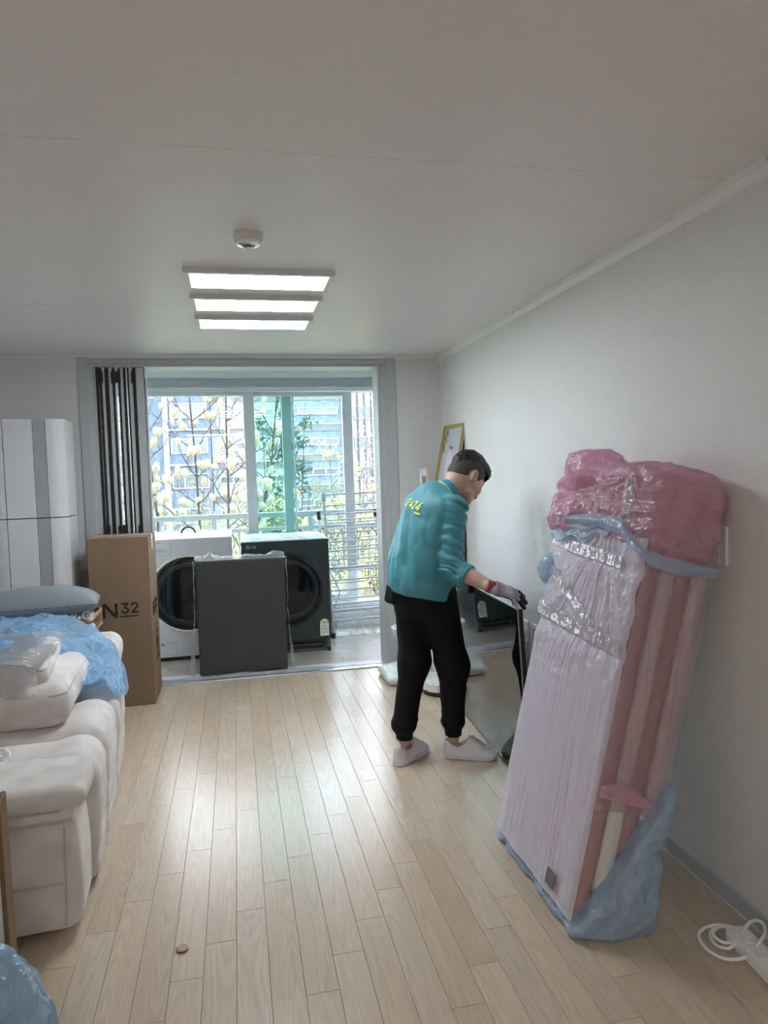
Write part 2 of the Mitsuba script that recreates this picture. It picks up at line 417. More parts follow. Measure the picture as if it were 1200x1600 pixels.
# ---- ceiling lamps
pr('lamp_frame', (0.66, 0.66, 0.65), 0.45)
def lamp(key, x0, x1, y0, y1, rad, zt=H, zb=2.276, tint=(0.93, 1.0, 1.07)):
    o, i = sbox(x0, y0, x1, y1), sbox(x0 + 0.022, y0 + 0.022, x1 - 0.022, y1 - 0.022)
    fr = ext(o.difference(i), zt - zb)
    fr.apply_translation((0, 0, zb))
    add(key + '__frame', fr, 'mat_lamp_frame')
    b = i.buffer(-0.0)
    d = ext(sbox(x0 + 0.0225, y0 + 0.0225, x1 - 0.0225, y1 - 0.0225), zt - zb - 0.008)
    d.apply_translation((0, 0, zb + 0.006))
    add(key + '__diffuser', d, 'mat_white_plastic', emitter={'type': 'area', 'radiance': {'type': 'rgb', 'value': [rad * c for c in tint]}})
for k, (a, b, w) in enumerate(((3.02, 3.29, 'nearest to the round detector'), (3.45, 3.72, 'middle one of the row of three'), (3.89, 4.16, 'nearest to the balcony doorway'))):
    key = num('ceiling_lamp')
    lamp(key, -0.172, 0.450, a, b, LAMP)
    thing(key, f'flat rectangular white ceiling lamp, {w}', 'lamp', 'ceiling lamps in a row')
lamp('kitchen_lamp', -0.9, 0.3, -1.3, -0.6, REAR_LAMP, tint=(1.02, 0.98, 0.94))
thing('kitchen_lamp', 'wide flat white ceiling lamp behind the camera', 'lamp')
# ------------------------------------------------------------------ outside the window
def stone(c, k=0.25):
    def fn(p, n, uv):
        t = mikit.noise(p.x * 5.5, p.z * 5.5, p.y * 5.5) * 0.6 + mikit.noise(p.x * 13, p.z * 13, p.y * 13) * 0.4
        return mi.Color3f(c) * (1 - k + 2 * k * t)
    return fn
pr('ground', stone((0.16, 0.17, 0.10)), 0.9)
pr('stone_dark', stone((0.075, 0.105, 0.15), 0.30), 0.85)
pr('stone_blue', stone((0.105, 0.150, 0.20), 0.32), 0.85)
pr('facade_pale', stone((0.21, 0.25, 0.275), 0.08), 0.8)
pr('facade_band', (0.11, 0.125, 0.13), 0.8)
pr('facade_white', (0.40, 0.42, 0.43), 0.7)
pr('facade_beige', stone((0.34, 0.30, 0.305), 0.06), 0.8)
pr('far_glass', (0.08, 0.11, 0.125), 0.15, specular=0.6)
pr('bark', (0.09, 0.075, 0.08), 0.85)
pr('rail_paint', (0.30, 0.37, 0.37), 0.5)
pr('iron', (0.06, 0.055, 0.05), 0.5)
add('garden_ground', box((-60, 6.9, -3.9), (70, 120, -3.5)), 'mat_ground', kind='structure', label='garden ground below the balcony')
add('outer_wall', cat(box((-14, 6.62, -3.5), (XL - 0.12, 6.84, 6)), box((1.87, 6.62, -3.5), (16, 6.84, 6)), box((-14, 6.62, -3.5), (16, 6.84, -0.06)), box((-14, 6.62, 2.5), (16, 6.84, 6))), 'mat_facade_pale', kind='structure')

def building(key, x0, x1, y0, depth, top, wall, rows, label, bands=True, ledges='mat_facade_white'):
    thing(key, label, 'building')
    add(key + '__wall', box((x0, y0, -3.5), (x1, y0 + depth, top)), wall)
    add(key + '__roof', box((x0 + 0.01, y0 - 0.3, top), (x1 - 0.01, y0 + depth + 0.3, top + 0.4)), 'mat_facade_white')
    for z, wins in rows:
        if bands:
            add(num(key + '__band'), box((x0, y0 - 0.06, z + 1.18), (x1, y0, z + 1.72)), 'mat_facade_band')
            add(num(key + '__ledge'), box((x0, y0 - 0.12, z + 1.72), (x1, y0, z + 1.80)), ledges)
        for a, b, h in wins:
            k = num(key + '__window')
            fw = 0.09
            n = max(1, round((b - a) / 0.95))
            ps = [box((a, y0 - 0.10, z), (b, y0, z + fw)), box((a, y0 - 0.10, z + h - fw), (b, y0, z + h))]
            for i in range(n + 1):
                xx = a + (b - a - fw * 1.3) * i / n
                ps.append(box((xx, y0 - 0.10, z), (xx + fw * 1.3, y0, z + h)))
            add(k, cat(*ps), 'mat_facade_white')
            add(k + '__pane', box((a + 0.02, y0 - 0.04, z + 0.02), (b - 0.02, y0 - 0.005, z + h - 0.02)), 'mat_far_glass')
rowsA = [(z, [(-4.75, -1.95, 1.18), (-11.5, -8.2, 1.18)]) for z in (6.15, 3.42, 0.69, -2.04, 8.88, 11.6)]
building('apartment_building', -19.0, -1.75, 57.6, 11, 15.5, 'mat_stone_dark', rowsA, 'dark blue stone apartment block with a white pillar, behind the magnolia', bands=False)
add('apartment_building__pillar', box((-5.25, 57.2, -3.5), (-4.88, 57.6, 15.3)), 'mat_facade_white')
for z in (5.2, 2.47):
    add(num('apartment_building__ledge'), box((-4.9, 57.45, z), (-1.75, 57.6, z + 0.13)), 'mat_facade_white')
rowsB = [(z, [(-1.2, 1.0, 0.62), (2.2, 4.5, 0.62)]) for z in (6.35, 3.65, 0.95, -1.75, 9.05, 11.75)]
building('apartment_building_001', -1.7, 4.72, 59.0, 10, 15.5, 'mat_facade_pale', rowsB, 'pale apartment block with grey bands, seen left and right of the thick window stile')
rowsC = [(z, [(5.15, 8.45, 0.60), (9.2, 12.0, 0.60)]) for z in (6.35, 3.85, 1.4, -1.1, 8.85, 11.4)]
building('apartment_building_002', 4.75, 9.6, 58.0, 10, 15.5, 'mat_stone_blue', [(z, w[:1]) for z, w in rowsC], 'blue-grey stone apartment block behind the right-hand pane')
add('apartment_building_002__pillar', box((8.75, 57.7, -3.5), (9.25, 58.0, 15.3)), 'mat_facade_white')
building('apartment_building_003', 10.0, 24, 63.0, 10, 15.5, 'mat_facade_beige', [(z, [(10.6, 12.4, 1.2), (14.0, 17.0, 1.2)]) for z in (6.3, 3.6, 0.9, -1.8, 9.0)], 'pale beige building with upright strips, behind the open end of the window', bands=False)
for i in range(12):
    add(num('apartment_building_003__strip'), box((10.3 + 0.62 * i, 62.8, -3.5), (10.42 + 0.62 * i, 63.0, 15.0)), 'mat_facade_band')

# ---- railing outside the window
RY = 6.98
thing('balcony_railing', 'pale painted balcony railing with iron arches outside the window', 'railing')
add('balcony_railing__rail', box((-2.2, RY - 0.02, 1.045), (2.4, RY + 0.03, 1.095), 0.006), 'mat_rail_paint')
add('balcony_railing__rail_001', box((-2.2, RY - 0.015, 0.915), (2.4, RY + 0.02, 0.950), 0.005), 'mat_rail_paint')
add('balcony_railing__rail_002', box((-2.2, RY - 0.015, 0.05), (2.4, RY + 0.02, 0.085), 0.005), 'mat_rail_paint')
for x in (-2.05, -1.13, -0.21, 0.71, 1.63):
    add(num('balcony_railing__post'), box((x - 0.025, RY - 0.02, -0.1), (x + 0.025, RY + 0.03, 1.05), 0.004), 'mat_rail_paint')
for k in range(19):
    x = -2.05 + 0.23 * k
    if k % 4:
        add(num('balcony_railing__bar'), box((x - 0.007, RY - 0.005, 0.07), (x + 0.007, RY + 0.009, 0.93)), 'mat_rail_paint')
    c = x + 0.115
    arc = [(c - 0.105, RY, 0.78), (c - 0.07, RY, 0.86), (c, RY, 0.91), (c + 0.07, RY, 0.86), (c + 0.105, RY, 0.78)]
    add(num('balcony_railing__arch'), tube(spline(arc, 4), 0.006, 6), 'mat_iron')
    ring = [(c + 0.05 * math.cos(t), RY, 0.26 + 0.085 * math.sin(t)) for t in np.linspace(0, 2 * math.pi, 15)]
    bell = [(c, RY, 0.36), (c, RY, 0.17)]
    sw = [(c - 0.10, RY, 0.10), (c - 0.05, RY, 0.15), (c, RY, 0.12), (c + 0.05, RY, 0.15), (c + 0.10, RY, 0.10)]
    add(num('balcony_railing__scroll'), cat(tube(ring, 0.007, 6), tube(bell, 0.008, 6), tube([(c - 0.055, RY, 0.27), (c + 0.055, RY, 0.27)], 0.009, 6), tube(spline(sw, 4), 0.005, 6)), 'mat_iron')

# ---- trees
def branchy(rng, base, tip, r0, r1, n=9, wob=0.04):
    base, tip = np.asarray(base, float), np.asarray(tip, float)
    t = np.linspace(0, 1, n)[:, None]
    p = base + (tip - base) * t
    p[1:-1] += rng.normal(0, wob, (n - 2, 3))
    return spline(p, 2), np.linspace(r0, r1, 2 * (n - 1) + 1)

def petal(L, W, cup, a):
    u, v = np.meshgrid(np.linspace(0, 1, 5), np.linspace(-1, 1, 3), indexing='ij')
    w = W * np.sin(np.pi * np.clip(u * 0.86 + 0.07, 0, 1)) ** 0.8
    r = 0.10 * L + cup * np.sin(u * np.pi * 0.75) * L
    x = r - 0.12 * L * v ** 2
    y = w * v
    z = u * L
    pts = np.stack([x, y, z], -1).reshape(-1, 3)
    c, s = math.cos(a), math.sin(a)
    pts = pts @ np.array([[c, s, 0], [-s, c, 0], [0, 0, 1]])
    f = []
    for i in range(4):
        for j in range(2):
            q = i * 3 + j
            f += [[q, q + 3, q + 4], [q, q + 4, q + 1]]
    return trimesh.Trimesh(pts, f, process=False)
def flower(kind):
    L = 0.112
    cup = (0.10, 0.18, 0.36)[kind]
    ps = [petal(L, 0.030 + 0.004 * kind, cup, 2 * math.pi * k / 6 + 0.3 * (k % 2)) for k in range(6)]
    if kind == 2:
        ps += [petal(L * 0.8, 0.026, 0.15, 2 * math.pi * k / 4 + 0.5) for k in range(4)]
    ps.append(trimesh.Trimesh(np.array([[0.008, 0, 0.0], [-0.008, 0.006, 0], [-0.004, -0.008, 0], [0, 0, 0.02]]), [[0, 1, 3], [1, 2, 3], [2, 0, 3], [0, 2, 1]], process=False))
    return cat(*ps)
scene['mat_petal'] = {'type': 'principledthin', 'base_color': {'type': 'rgb', 'value': [0.74, 0.695, 0.55]}, 'roughness': 0.6, 'diff_trans': 0.7}
scene['mat_petal_yellow'] = {'type': 'principledthin', 'base_color': {'type': 'rgb', 'value': [0.84, 0.66, 0.20]}, 'roughness': 0.6, 'diff_trans': 0.8}
scene['mat_petal_pink'] = {'type': 'principledthin', 'base_color': {'type': 'rgb', 'value': [0.62, 0.47, 0.50]}, 'roughness': 0.6, 'diff_trans': 0.8}
for nm, col in (('leaf', (0.15, 0.205, 0.115)), ('leaf_pale', (0.23, 0.275, 0.17)), ('needle', (0.06, 0.12, 0.09))):
    scene['mat_' + nm] = {'type': 'principledthin', 'base_color': {'type': 'rgb', 'value': list(col)}, 'roughness': 0.6, 'diff_trans': 0.8}
FL = [mikit.ply(flower(k), 'mat_petal', True) for k in range(3)]
thing('magnolia_tree', 'white magnolia in full flower filling the left window pane', 'tree')
rng = np.random.default_rng(11)
stems = [((-0.55, 10.0, -3.5), (-0.50, 10.0, 3.4)), ((-0.35, 10.1, -3.5), (-0.02, 10.0, 3.3)), ((-0.8, 10.2, -3.5), (-1.25, 10.1, 3.1)), ((-0.4, 10.3, -3.5), (0.65, 10.4, 2.7)), ((-0.9, 9.9, -3.5), (-1.9, 9.8, 2.5))]
tw, tips = [], []
for b, t in stems:
    p, r = branchy(rng, b, t, 0.034, 0.008, 10, 0.035)
    tw.append(tube(p, r, 7))
    for s in np.linspace(0.55, 0.98, 15):
        q = p[int(s * (len(p) - 1))]
        d = np.array([rng.uniform(-0.75, 0.75), rng.uniform(-0.6, 0.6), rng.uniform(0.25, 0.75)]) * rng.uniform(0.6, 1.15)
        p2, r2 = branchy(rng, q, q + d, 0.009, 0.004, 5, 0.02)
        tw.append(tube(p2, r2, 5))
        tips.append((p2[-1], p2[-1] - p2[-2]))
        for s2 in rng.uniform(0.25, 0.9, 3):
            q2 = p2[int(s2 * (len(p2) - 1))]
            d2 = np.array([rng.uniform(-0.28, 0.28), rng.uniform(-0.25, 0.25), rng.uniform(0.05, 0.3)])
            tw.append(tube([q2, q2 + d2 * 0.6 + rng.normal(0, 0.01, 3), q2 + d2], [0.005, 0.004, 0.003], 5))
            tips.append((q2 + d2, d2))
add('magnolia_tree__branches', cat(*tw), 'mat_bark', 40)
order = rng.permutation(len(tips))
for n_, k in enumerate(order[:290]):
    c, d = tips[k]
    d = d / np.linalg.norm(d) + np.array([0, 0, 1.2])
    d /= np.linalg.norm(d)
    a = np.cross(d, [0.3, 1, 0.1]); a /= np.linalg.norm(a)
    M = np.eye(4); M[:3, 0], M[:3, 1], M[:3, 2], M[:3, 3] = a, np.cross(d, a), d, c
    s = rng.uniform(0.85, 1.4)
    M[:3, :3] *= s
    M = M @ rotm([0, 0, 1], rng.uniform(0, 360))
    scene[num('magnolia_tree__flower')] = {**FL[int(rng.choice([0, 0, 1, 1, 2]))], 'to_world': T(M.tolist())}

def specks(rng, centres, size, n, spread, up=False):
    """Small two-triangle blossoms or leaves around the centres, one mesh."""
    c = np.repeat(np.asarray(centres), n, 0) + rng.normal(0, spread, (len(centres) * n, 3))
    N = len(c)
    a = rng.normal(0, 1, (N, 3)); a /= np.linalg.norm(a, axis=1, keepdims=True)
    b = np.cross(a, rng.normal(0, 1, (N, 3))); b /= np.linalg.norm(b, axis=1, keepdims=True)
    s = (size * rng.uniform(0.6, 1.3, N))[:, None]
    v = np.stack([c - a * s, c + b * s * 0.6, c + a * s, c - b * s * 0.6], 1).reshape(-1, 3)
    f = (np.arange(N) * 4)[:, None] + np.array([0, 1, 2, 3])
    return trimesh.Trimesh(v, np.vstack([f[:, [0, 1, 2]], f[:, [0, 2, 3]]]), process=False)

def bush(key, rng, base, tips_at, label, cat_, mat, size, n, spread, stemr=0.02, sub=4):
    thing(key, label, cat_)
    tw, ends = [], []
    for t in tips_at:
        p, r = branchy(rng, base + rng.normal(0, 0.08, 3) * [1, 1, 0], t, stemr, 0.005, 8, 0.05)
        tw.append(tube(p, r, 6))
        for s in np.linspace(0.45, 0.97, sub * 2):
            q = p[int(s * (len(p) - 1))]
            d = np.array([rng.uniform(-0.55, 0.55), rng.uniform(-0.5, 0.5), rng.uniform(0.0, 0.5)])
            tw.append(tube([q, q + d * 0.5 + rng.normal(0, 0.02, 3), q + d], [0.007, 0.005, 0.003], 5))
            for s2 in (0.4, 0.6, 0.8, 1.0):
                ends.append(q + d * s2)
    add(key + '__branches', cat(*tw), 'mat_bark', 40)
    add(key + ('__leaves' if 'leaf' in mat or 'needle' in mat else '__blossom'), specks(rng, ends, size, n, spread), mat, kind='stuff')
rng = np.random.default_rng(4)
bush('blossom_tree', rng, np.array([1.1, 12.0, -3.5]), [(0.35, 12, 1.2), (0.75, 12.3, 1.5), (1.25, 12, 1.35), (0.1, 11.7, 0.8), (0.9, 11.6, 0.4)], 'yellow-flowering tree behind the green-tinted pane', 'tree', 'mat_petal_yellow', 0.028, 10, 0.05)
bush('blossom_tree_001', rng, np.array([2.1, 12.5, -3.5]), [(1.65, 12.4, 2.0), (2.0, 12.5, 2.2), (2.35, 12.6, 1.9), (1.5, 12.2, 1.0), (2.5, 12.0, 1.0), (2.1, 12, 0.3)], 'yellow-flowering tree beside the open end of the window', 'tree', 'mat_petal_yellow', 0.028, 10, 0.05)
bush('cherry_tree', rng, np.array([3.6, 16.0, -3.5]), [(2.9, 16, 3.0), (3.3, 16.3, 3.4), (3.9, 16, 3.0), (3.0, 15.7, 1.6), (4.2, 16, 1.8), (3.4, 15.6, 0.8)], 'pinkish blossoming tree seen through the open end of the window', 'tree', 'mat_petal_pink', 0.026, 8, 0.10)
bush('pine_tree', rng, np.array([1.35, 19.0, -3.5]), [(1.2, 19, 4.4), (0.7, 19.2, 3.2), (1.9, 19, 3.3), (1.4, 18.8, 2.6)], 'dark pine behind the green-tinted pane', 'tree', 'mat_needle', 0.06, 14, 0.10, 0.05)
for k, (x, y, z, w, lb) in enumerate(((-3.6, 17, 1.5, 1.6, 'green shrub at the far left behind the magnolia'), (-1.0, 18, 1.2, 1.7, 'green shrub behind the middle of the magnolia'), (1.2, 17, 0.9, 1.5, 'green shrub behind the yellow-flowering tree'),
                                      (3.2, 19, 0.9, 1.5, 'pale green shrub in front of the blue-grey stone block'), (-2.2, 14, -0.2, 1.4, 'low green shrub below the railing at the left'), (0.4, 14.5, -0.1, 1.4, 'low green shrub below the railing at the middle'), (3.0, 14, -0.3, 1.4, 'low green shrub below the railing at the right'))):
    tips_ = [(x + w * math.cos(t) * rng.uniform(0.3, 1), y + 0.7 * math.sin(t), z + rng.uniform(-0.9, 0.5)) for t in np.linspace(0, 6.2, 11)]
    bush(num('shrub'), rng, np.array([x, y, -3.5]), tips_, lb, 'shrub', 'mat_leaf' if k % 2 == 0 else 'mat_leaf_pale', 0.05, 8, 0.11, 0.03, 5)
# ------------------------------------------------------------------ air conditioner
pr('ac_white', (0.74, 0.745, 0.77), 0.35, specular=0.45)
pr('ac_gray', (0.40, 0.40, 0.42), 0.4)
thing('air_conditioner', 'tall white standing air conditioner with a grey centre strip in the back corner', 'air conditioner')
def ac_prof(x0, x1, yf, bulge_l, bulge_r, yb):
    pts = []
    for t in np.linspace(0, 1, 13):
        x = x0 + (x1 - x0) * t
        y = yf + bulge_l * (1 - t) ** 2.2 + bulge_r * t ** 2.6
        pts.append((x, y))
    return Polygon(pts + [(x1, yb), (x0, yb)])
def vext(poly, z0, z1):
    m = ext(poly, z1 - z0)
    m.apply_translation((0, 0, z0))
    return m
ACY = 4.735
for nm, x0, x1, bl, br in (('left_panel', -1.374, -1.208, 0.0, 0.004), ('right_panel', -1.131, -1.033, 0.004, 0.055), ('side_panel', -1.52, -1.379, 0.07, 0.0)):
    add('air_conditioner__' + nm, vext(ac_prof(x0, x1, ACY, bl, br, ACY + 0.30), 0.03, 1.224), 'mat_ac_white', 30)
    add('air_conditioner__' + nm + '_001', vext(ac_prof(x0, x1, ACY, bl, br, ACY + 0.30), 1.230, 1.838), 'mat_ac_white', 30)
add('air_conditioner__centre_strip', cat(box((-1.205, ACY + 0.008, 0.03), (-1.134, ACY + 0.03, 1.224)), box((-1.205, ACY + 0.008, 1.230), (-1.134, ACY + 0.03, 1.834))), 'mat_ac_gray')
add('air_conditioner__core', box((-1.51, ACY + 0.09, 0.0), (-1.04, ACY + 0.29, 1.832)), 'mat_black_plastic')
add('air_conditioner__badge', box((-1.185, ACY + 0.0065, 1.79), (-1.158, ACY + 0.0085, 1.797)), 'mat_trim_gray')
add('air_conditioner__badge_001', box((-1.188, ACY + 0.0065, 1.257), (-1.148, ACY + 0.0085, 1.262)), 'mat_trim_gray')

# ------------------------------------------------------------------ cardboard box with N32
def card(p, n, uv):
    t = mikit.noise(p.x * 18, p.y * 18, p.z * 3) * 0.6 + mikit.noise(p.x * 160, p.y * 160, p.z * 8) * 0.4
    return mi.Color3f(0.235, 0.157, 0.105) * (0.9 + 0.2 * t)
pr('cardboard', card, 0.75, specular=0.25)
pr('cardboard_edge', (0.24, 0.15, 0.10), 0.85)
pr('print_black', (0.018, 0.017, 0.017), 0.6)
pr('clear_tape', (0.62, 0.57, 0.50), 0.18, specular=0.6)
BX0, BX1, BY0, BY1, BH = -0.926, -0.556, 4.72, 5.115, 1.082
thing('cardboard_box', 'tall brown cardboard box printed N32 standing at the end of the sofa', 'box')
add('cardboard_box__carton', box((BX0, BY0, 0), (BX1, BY1, BH - 0.005), 0.004), 'mat_cardboard')
ym = (BY0 + BY1) / 2
add('cardboard_box__flap', xf(box((BX0 + 0.002, BY0 + 0.001, BH - 0.005), (BX1 - 0.002, ym - 0.001, BH), 0.0015), rotm([1, 0, 0], 1.0, (0, BY0, BH - 0.005))), 'mat_cardboard')
add('cardboard_box__flap_001', xf(box((BX0 + 0.002, ym + 0.001, BH - 0.005), (BX1 - 0.002, BY1 - 0.001, BH), 0.0015), rotm([1, 0, 0], -1.0, (0, BY1, BH - 0.005))), 'mat_cardboard')
add('cardboard_box__tape', cat(box((BX0 + 0.01, ym - 0.028, BH + 0.0035), (BX1 + 0.0012, ym + 0.028, BH + 0.0045)), box((BX1 + 0.0004, ym - 0.028, BH - 0.10), (BX1 + 0.0012, ym + 0.028, BH + 0.0045))), 'mat_clear_tape')
Fb = face((0, BY0 - 0.0012, 0), (1, 0, 0), (0, 0, 1))
def txt(s, h, bold=False, depth=0.0012):
    m = meshkit.text_mesh(s, h, depth, bold)
    return m
def width(m):
    return m.bounds[1][0] - m.bounds[0][0]
def poly_stroke(pts, w, depth=0.0012):
    return ext(LineString(pts).buffer(w / 2, cap_style=2, join_style=2), depth)
big_n = cat(*[ext(Polygon(q), 0.0012) for q in ([(0, 0), (0.016, 0), (0.016, 0.092), (0, 0.092)], [(0.074, 0), (0.09, 0), (0.09, 0.092), (0.074, 0.092)], [(0, 0.092), (0.020, 0.092), (0.09, 0), (0.070, 0)])])
t32 = txt('32', 0.064, True)
n32 = cat(xf(big_n, tm(-0.850, 0.577, 0)), xf(t32, tm(-0.744, 0.604, 0) @ np.diag([0.104 / width(t32), 1, 1, 1])), xf(ext(sbox(0, 0, 0.108, 0.007), 0.0012), tm(-0.746, 0.580, 0)))
add('cardboard_box__print', xf(n32, Fb), 'mat_print_black')
Fs = face((BX1 + 0.0012, 0, 0), (0, 1, 0), (0, 0, 1))
sp = cat(xf(cat(xf(big_n, np.diag([0.9, 1.0, 1, 1])), xf(t32, tm(0.095, 0.025, 0) @ np.diag([1.5, 1.0, 1, 1])), xf(ext(sbox(0, 0, 0.13, 0.006), 0.0012), tm(0.095, 0.0, 0))), tm(4.79, 0.56, 0)),
         xf(ext(sbox(0, 0, 0.17, 0.003), 0.0012), tm(4.80, 0.485, 0)))
add('cardboard_box__print_001', xf(sp, Fs), 'mat_print_black')
arrow = unary_union([sbox(0, 0, 0.17, 0.012), sbox(0, 0.17, 0.17, 0.182), sbox(0.05, 0.03, 0.065, 0.12), Polygon([(0.03, 0.10), (0.0575, 0.15), (0.085, 0.10)]), sbox(0.105, 0.03, 0.12, 0.12), Polygon([(0.085, 0.10), (0.1125, 0.15), (0.14, 0.10)])])
add('cardboard_box__print_002', xf(xf(ext(arrow, 0.0012), tm(4.86, 0.26, 0)), Fs), 'mat_print_black')
for z in (0.885, 0.455):
    add(num('cardboard_box__crease'), box((BX0 + 0.004, BY0 - 0.0009, z), (BX1 - 0.004, BY0 + 0.001, z + 0.0018)), 'mat_cardboard')

# ------------------------------------------------------------------ washing machine, dryer
pr('washer_white', (0.56, 0.565, 0.59), 0.3, specular=0.5)
pr('door_glass', (0.005, 0.006, 0.007), 0.05, specular=0.4)
pr('door_bowl', (0.014, 0.02, 0.023), 0.25, specular=0.5)
pr('green_panel', (0.027, 0.042, 0.043), 0.3, specular=0.45)
pr('green_side', (0.03, 0.042, 0.043), 0.4)
pr('base_gray', (0.10, 0.105, 0.11), 0.4)
pr('pale_deck', (0.58, 0.68, 0.70), 0.25, specular=0.5)
def machine(key, x0, x1, y0, y1, z0, z1, cx, cz, r, front, side):
    add(key + '__cabinet', box((x0 + 0.004, y0 + 0.02, z0), (x1 - 0.004, y1, z1 - 0.006), 0.006), side)
    hole = Point(cx, cz).buffer(r + 0.004, 48)
    fp = sbox(x0, z0, x1, z1).buffer(-0.006).buffer(0.006).difference(hole)
    m = ext(fp, 0.022)
    m.apply_transform(face((0, y0 + 0.022, 0), (1, 0, 0), (0, 0, 1)))
    add(key + '__front_panel', m, front)
    rot = face((cx, y0, cz), (1, 0, 0), (0, 0, 1))       # z of the lathe comes towards the viewer
    ring = lathe([(r - 0.014, -0.01), (r + 0.003, -0.01), (r + 0.003, 0.006), (r - 0.004, 0.012), (r - 0.014, 0.010)], 96)
    add(key + '__door', xf(lathe([(0.0, 0.030), (r * 0.55, 0.029), (r * 0.84, 0.024), (r * 0.93, 0.017), (r - 0.013, 0.008), (r - 0.013, -0.012), (0, -0.012)], 96), rot), 'mat_door_glass', 40)
    add(key + '__door__rim', xf(ring, rot), 'mat_chrome' if 'washing' in key else 'mat_black_plastic', 40)
    add(key + '__door__bowl_ring', xf(lathe([(r * 0.70, 0.0275), (r * 0.715, 0.0300), (r * 0.80, 0.0268), (r * 0.815, 0.0240)], 96), rot), 'mat_door_bowl', 40)
thing('washing_machine', 'white front-loading washing machine with a large black round door', 'washing machine')
WX0, WX1, WY = -0.745, -0.045, 5.80
machine('washing_machine', WX0, WX1, WY, 6.50, 0.035, 0.967, -0.394, 0.536, 0.305, 'mat_washer_white', 'mat_washer_white')
add('washing_machine__plinth', box((WX0 + 0.02, WY + 0.03, 0.0), (WX1 - 0.02, 6.48, 0.035)), 'mat_black_plastic')
Fw = face((0, WY, 0), (1, 0, 0), (0, 0, 1))
drw = sbox(-0.725, 0.845, -0.517, 0.945)
add('washing_machine__drawer', xf(ext(drw.buffer(-0.0015).difference(sbox(-0.70, 0.866, -0.545, 0.900)), 0.003), Fw), 'mat_washer_white')
add('washing_machine__drawer__outline', xf(ext(drw.difference(drw.buffer(-0.0016)), 0.0012), Fw), 'mat_base_gray')
add('washing_machine__drawer__handle', xf(cat(ext(sbox(-0.70, 0.866, -0.545, 0.900), 0.0008), xf(ext(sbox(-0.70, 0.866, -0.545, 0.878), 0.003), tm(0, 0, 0))), Fw), 'mat_trim_gray')
fl_ = sbox(-0.635, 0.052, -0.505, 0.150)
add('washing_machine__filter_cover', xf(ext(fl_.buffer(-0.0014), 0.0016), Fw), 'mat_washer_white')
add('washing_machine__filter_cover__outline', xf(ext(fl_.difference(fl_.buffer(-0.0014)), 0.001), Fw), 'mat_base_gray')
add('washing_machine__filter_cover__mark', xf(xf(ext(sbox(0, 0, 0.024, 0.010), 0.002), tm(-0.622, 0.132, 0)), Fw), 'mat_base_gray')
add('washing_machine__top', box((WX0, WY + 0.004, 0.961), (WX1, 6.50, 0.972), 0.003), 'mat_white_plastic')

thing('clothes_dryer', 'dark green clothes dryer with a black round door and an energy label', 'dryer')
DX0, DX1, DY = 0.026, 0.722, 5.74
machine('clothes_dryer', DX0, DX1, DY, 6.44, 0.105, 0.920, 0.385, 0.525, 0.297, 'mat_green_panel', 'mat_green_side')
add('clothes_dryer__base', cat(box((DX0 + 0.004, DY + 0.03, 0.0), (DX1 - 0.004, 6.43, 0.018), 0.003), box((DX0 + 0.004, DY + 0.09, 0.0), (DX1 - 0.03, 6.43, 0.105), 0.003), box((DX1 - 0.035, DY + 0.02, 0.0), (DX1 - 0.004, DY + 0.06, 0.105), 0.003),
                               box((DX0 + 0.05, DY + 0.05, 0.045), (DX1 - 0.06, DY + 0.09, 0.060), 0.003)), 'mat_base_gray')
add('clothes_dryer__foot', box((DX1 - 0.034, DY + 0.004, 0.0), (DX1 - 0.006, DY + 0.03, 0.03), 0.003), 'mat_black_plastic')
add('clothes_dryer__top', box((DX0, DY + 0.006, 0.914), (DX1, 6.44, 0.928), 0.003), 'mat_pale_deck')
Fd = face((0, DY - 0.0002, 0), (1, 0, 0), (0, 0, 1))
pr('logo_gray', (0.42, 0.43, 0.44), 0.4)
em = Point(0, 0).buffer(0.0145, 24)
em = em.difference(Point(0, 0).buffer(0.0115, 24)).union(sbox(-0.002, -0.006, 0.0005, 0.008)).union(sbox(-0.002, -0.0065, 0.006, -0.004)).union(Point(-0.006, 0.005).buffer(0.0022)).union(sbox(0.004, -0.002, 0.0135, 0.0005))
add('clothes_dryer__logo', xf(cat(xf(ext(em, 0.001), tm(0.077, 0.881, 0)), xf(txt('LG', 0.018, True), tm(0.100, 0.872, 0) @ np.diag([1.25, 1, 1, 1]))), Fd), 'mat_logo_gray')
# energy label
pr('paper_white', (0.80, 0.80, 0.79), 0.6)
lx, lz, lw, lh = 0.632, 0.128, 0.072, 0.140
lab = unary_union([sbox(lx, lz, lx + lw, lz + lh - lw / 2), Point(lx + lw / 2, lz + lh - lw / 2).buffer(lw / 2, 24)])
add('clothes_dryer__energy_label', xf(ext(lab, 0.0008), Fd), 'mat_paper_white')
cxl, czl = lx + lw / 2, lz + lh - lw / 2 - 0.002
for k, (nm, col) in enumerate((('green', (0.16, 0.36, 0.08)), ('lime', (0.40, 0.52, 0.10)), ('yellow', (0.72, 0.58, 0.12)), ('orange', (0.70, 0.33, 0.10)), ('red', (0.62, 0.10, 0.08)))):
    pr('label_' + nm, col, 0.6)
    a0, a1 = math.pi * (1 - k / 5), math.pi * (1 - (k + 1) / 5)
    t = np.linspace(a0, a1, 7)
    seg = Polygon([(cxl + 0.032 * math.cos(x), czl + 0.032 * math.sin(x)) for x in t] + [(cxl + 0.024 * math.cos(x), czl + 0.024 * math.sin(x)) for x in t[::-1]])
    add('clothes_dryer__energy_label__arc_' + nm, xf(ext(seg, 0.0014), Fd), 'mat_label_' + nm)
fan = Polygon([(cxl + 0.016 * math.cos(x), czl + 0.016 * math.sin(x)) for x in np.linspace(0, math.pi, 13)])
add('clothes_dryer__energy_label__dial', xf(ext(fan, 0.0014), Fd), 'mat_label_green')
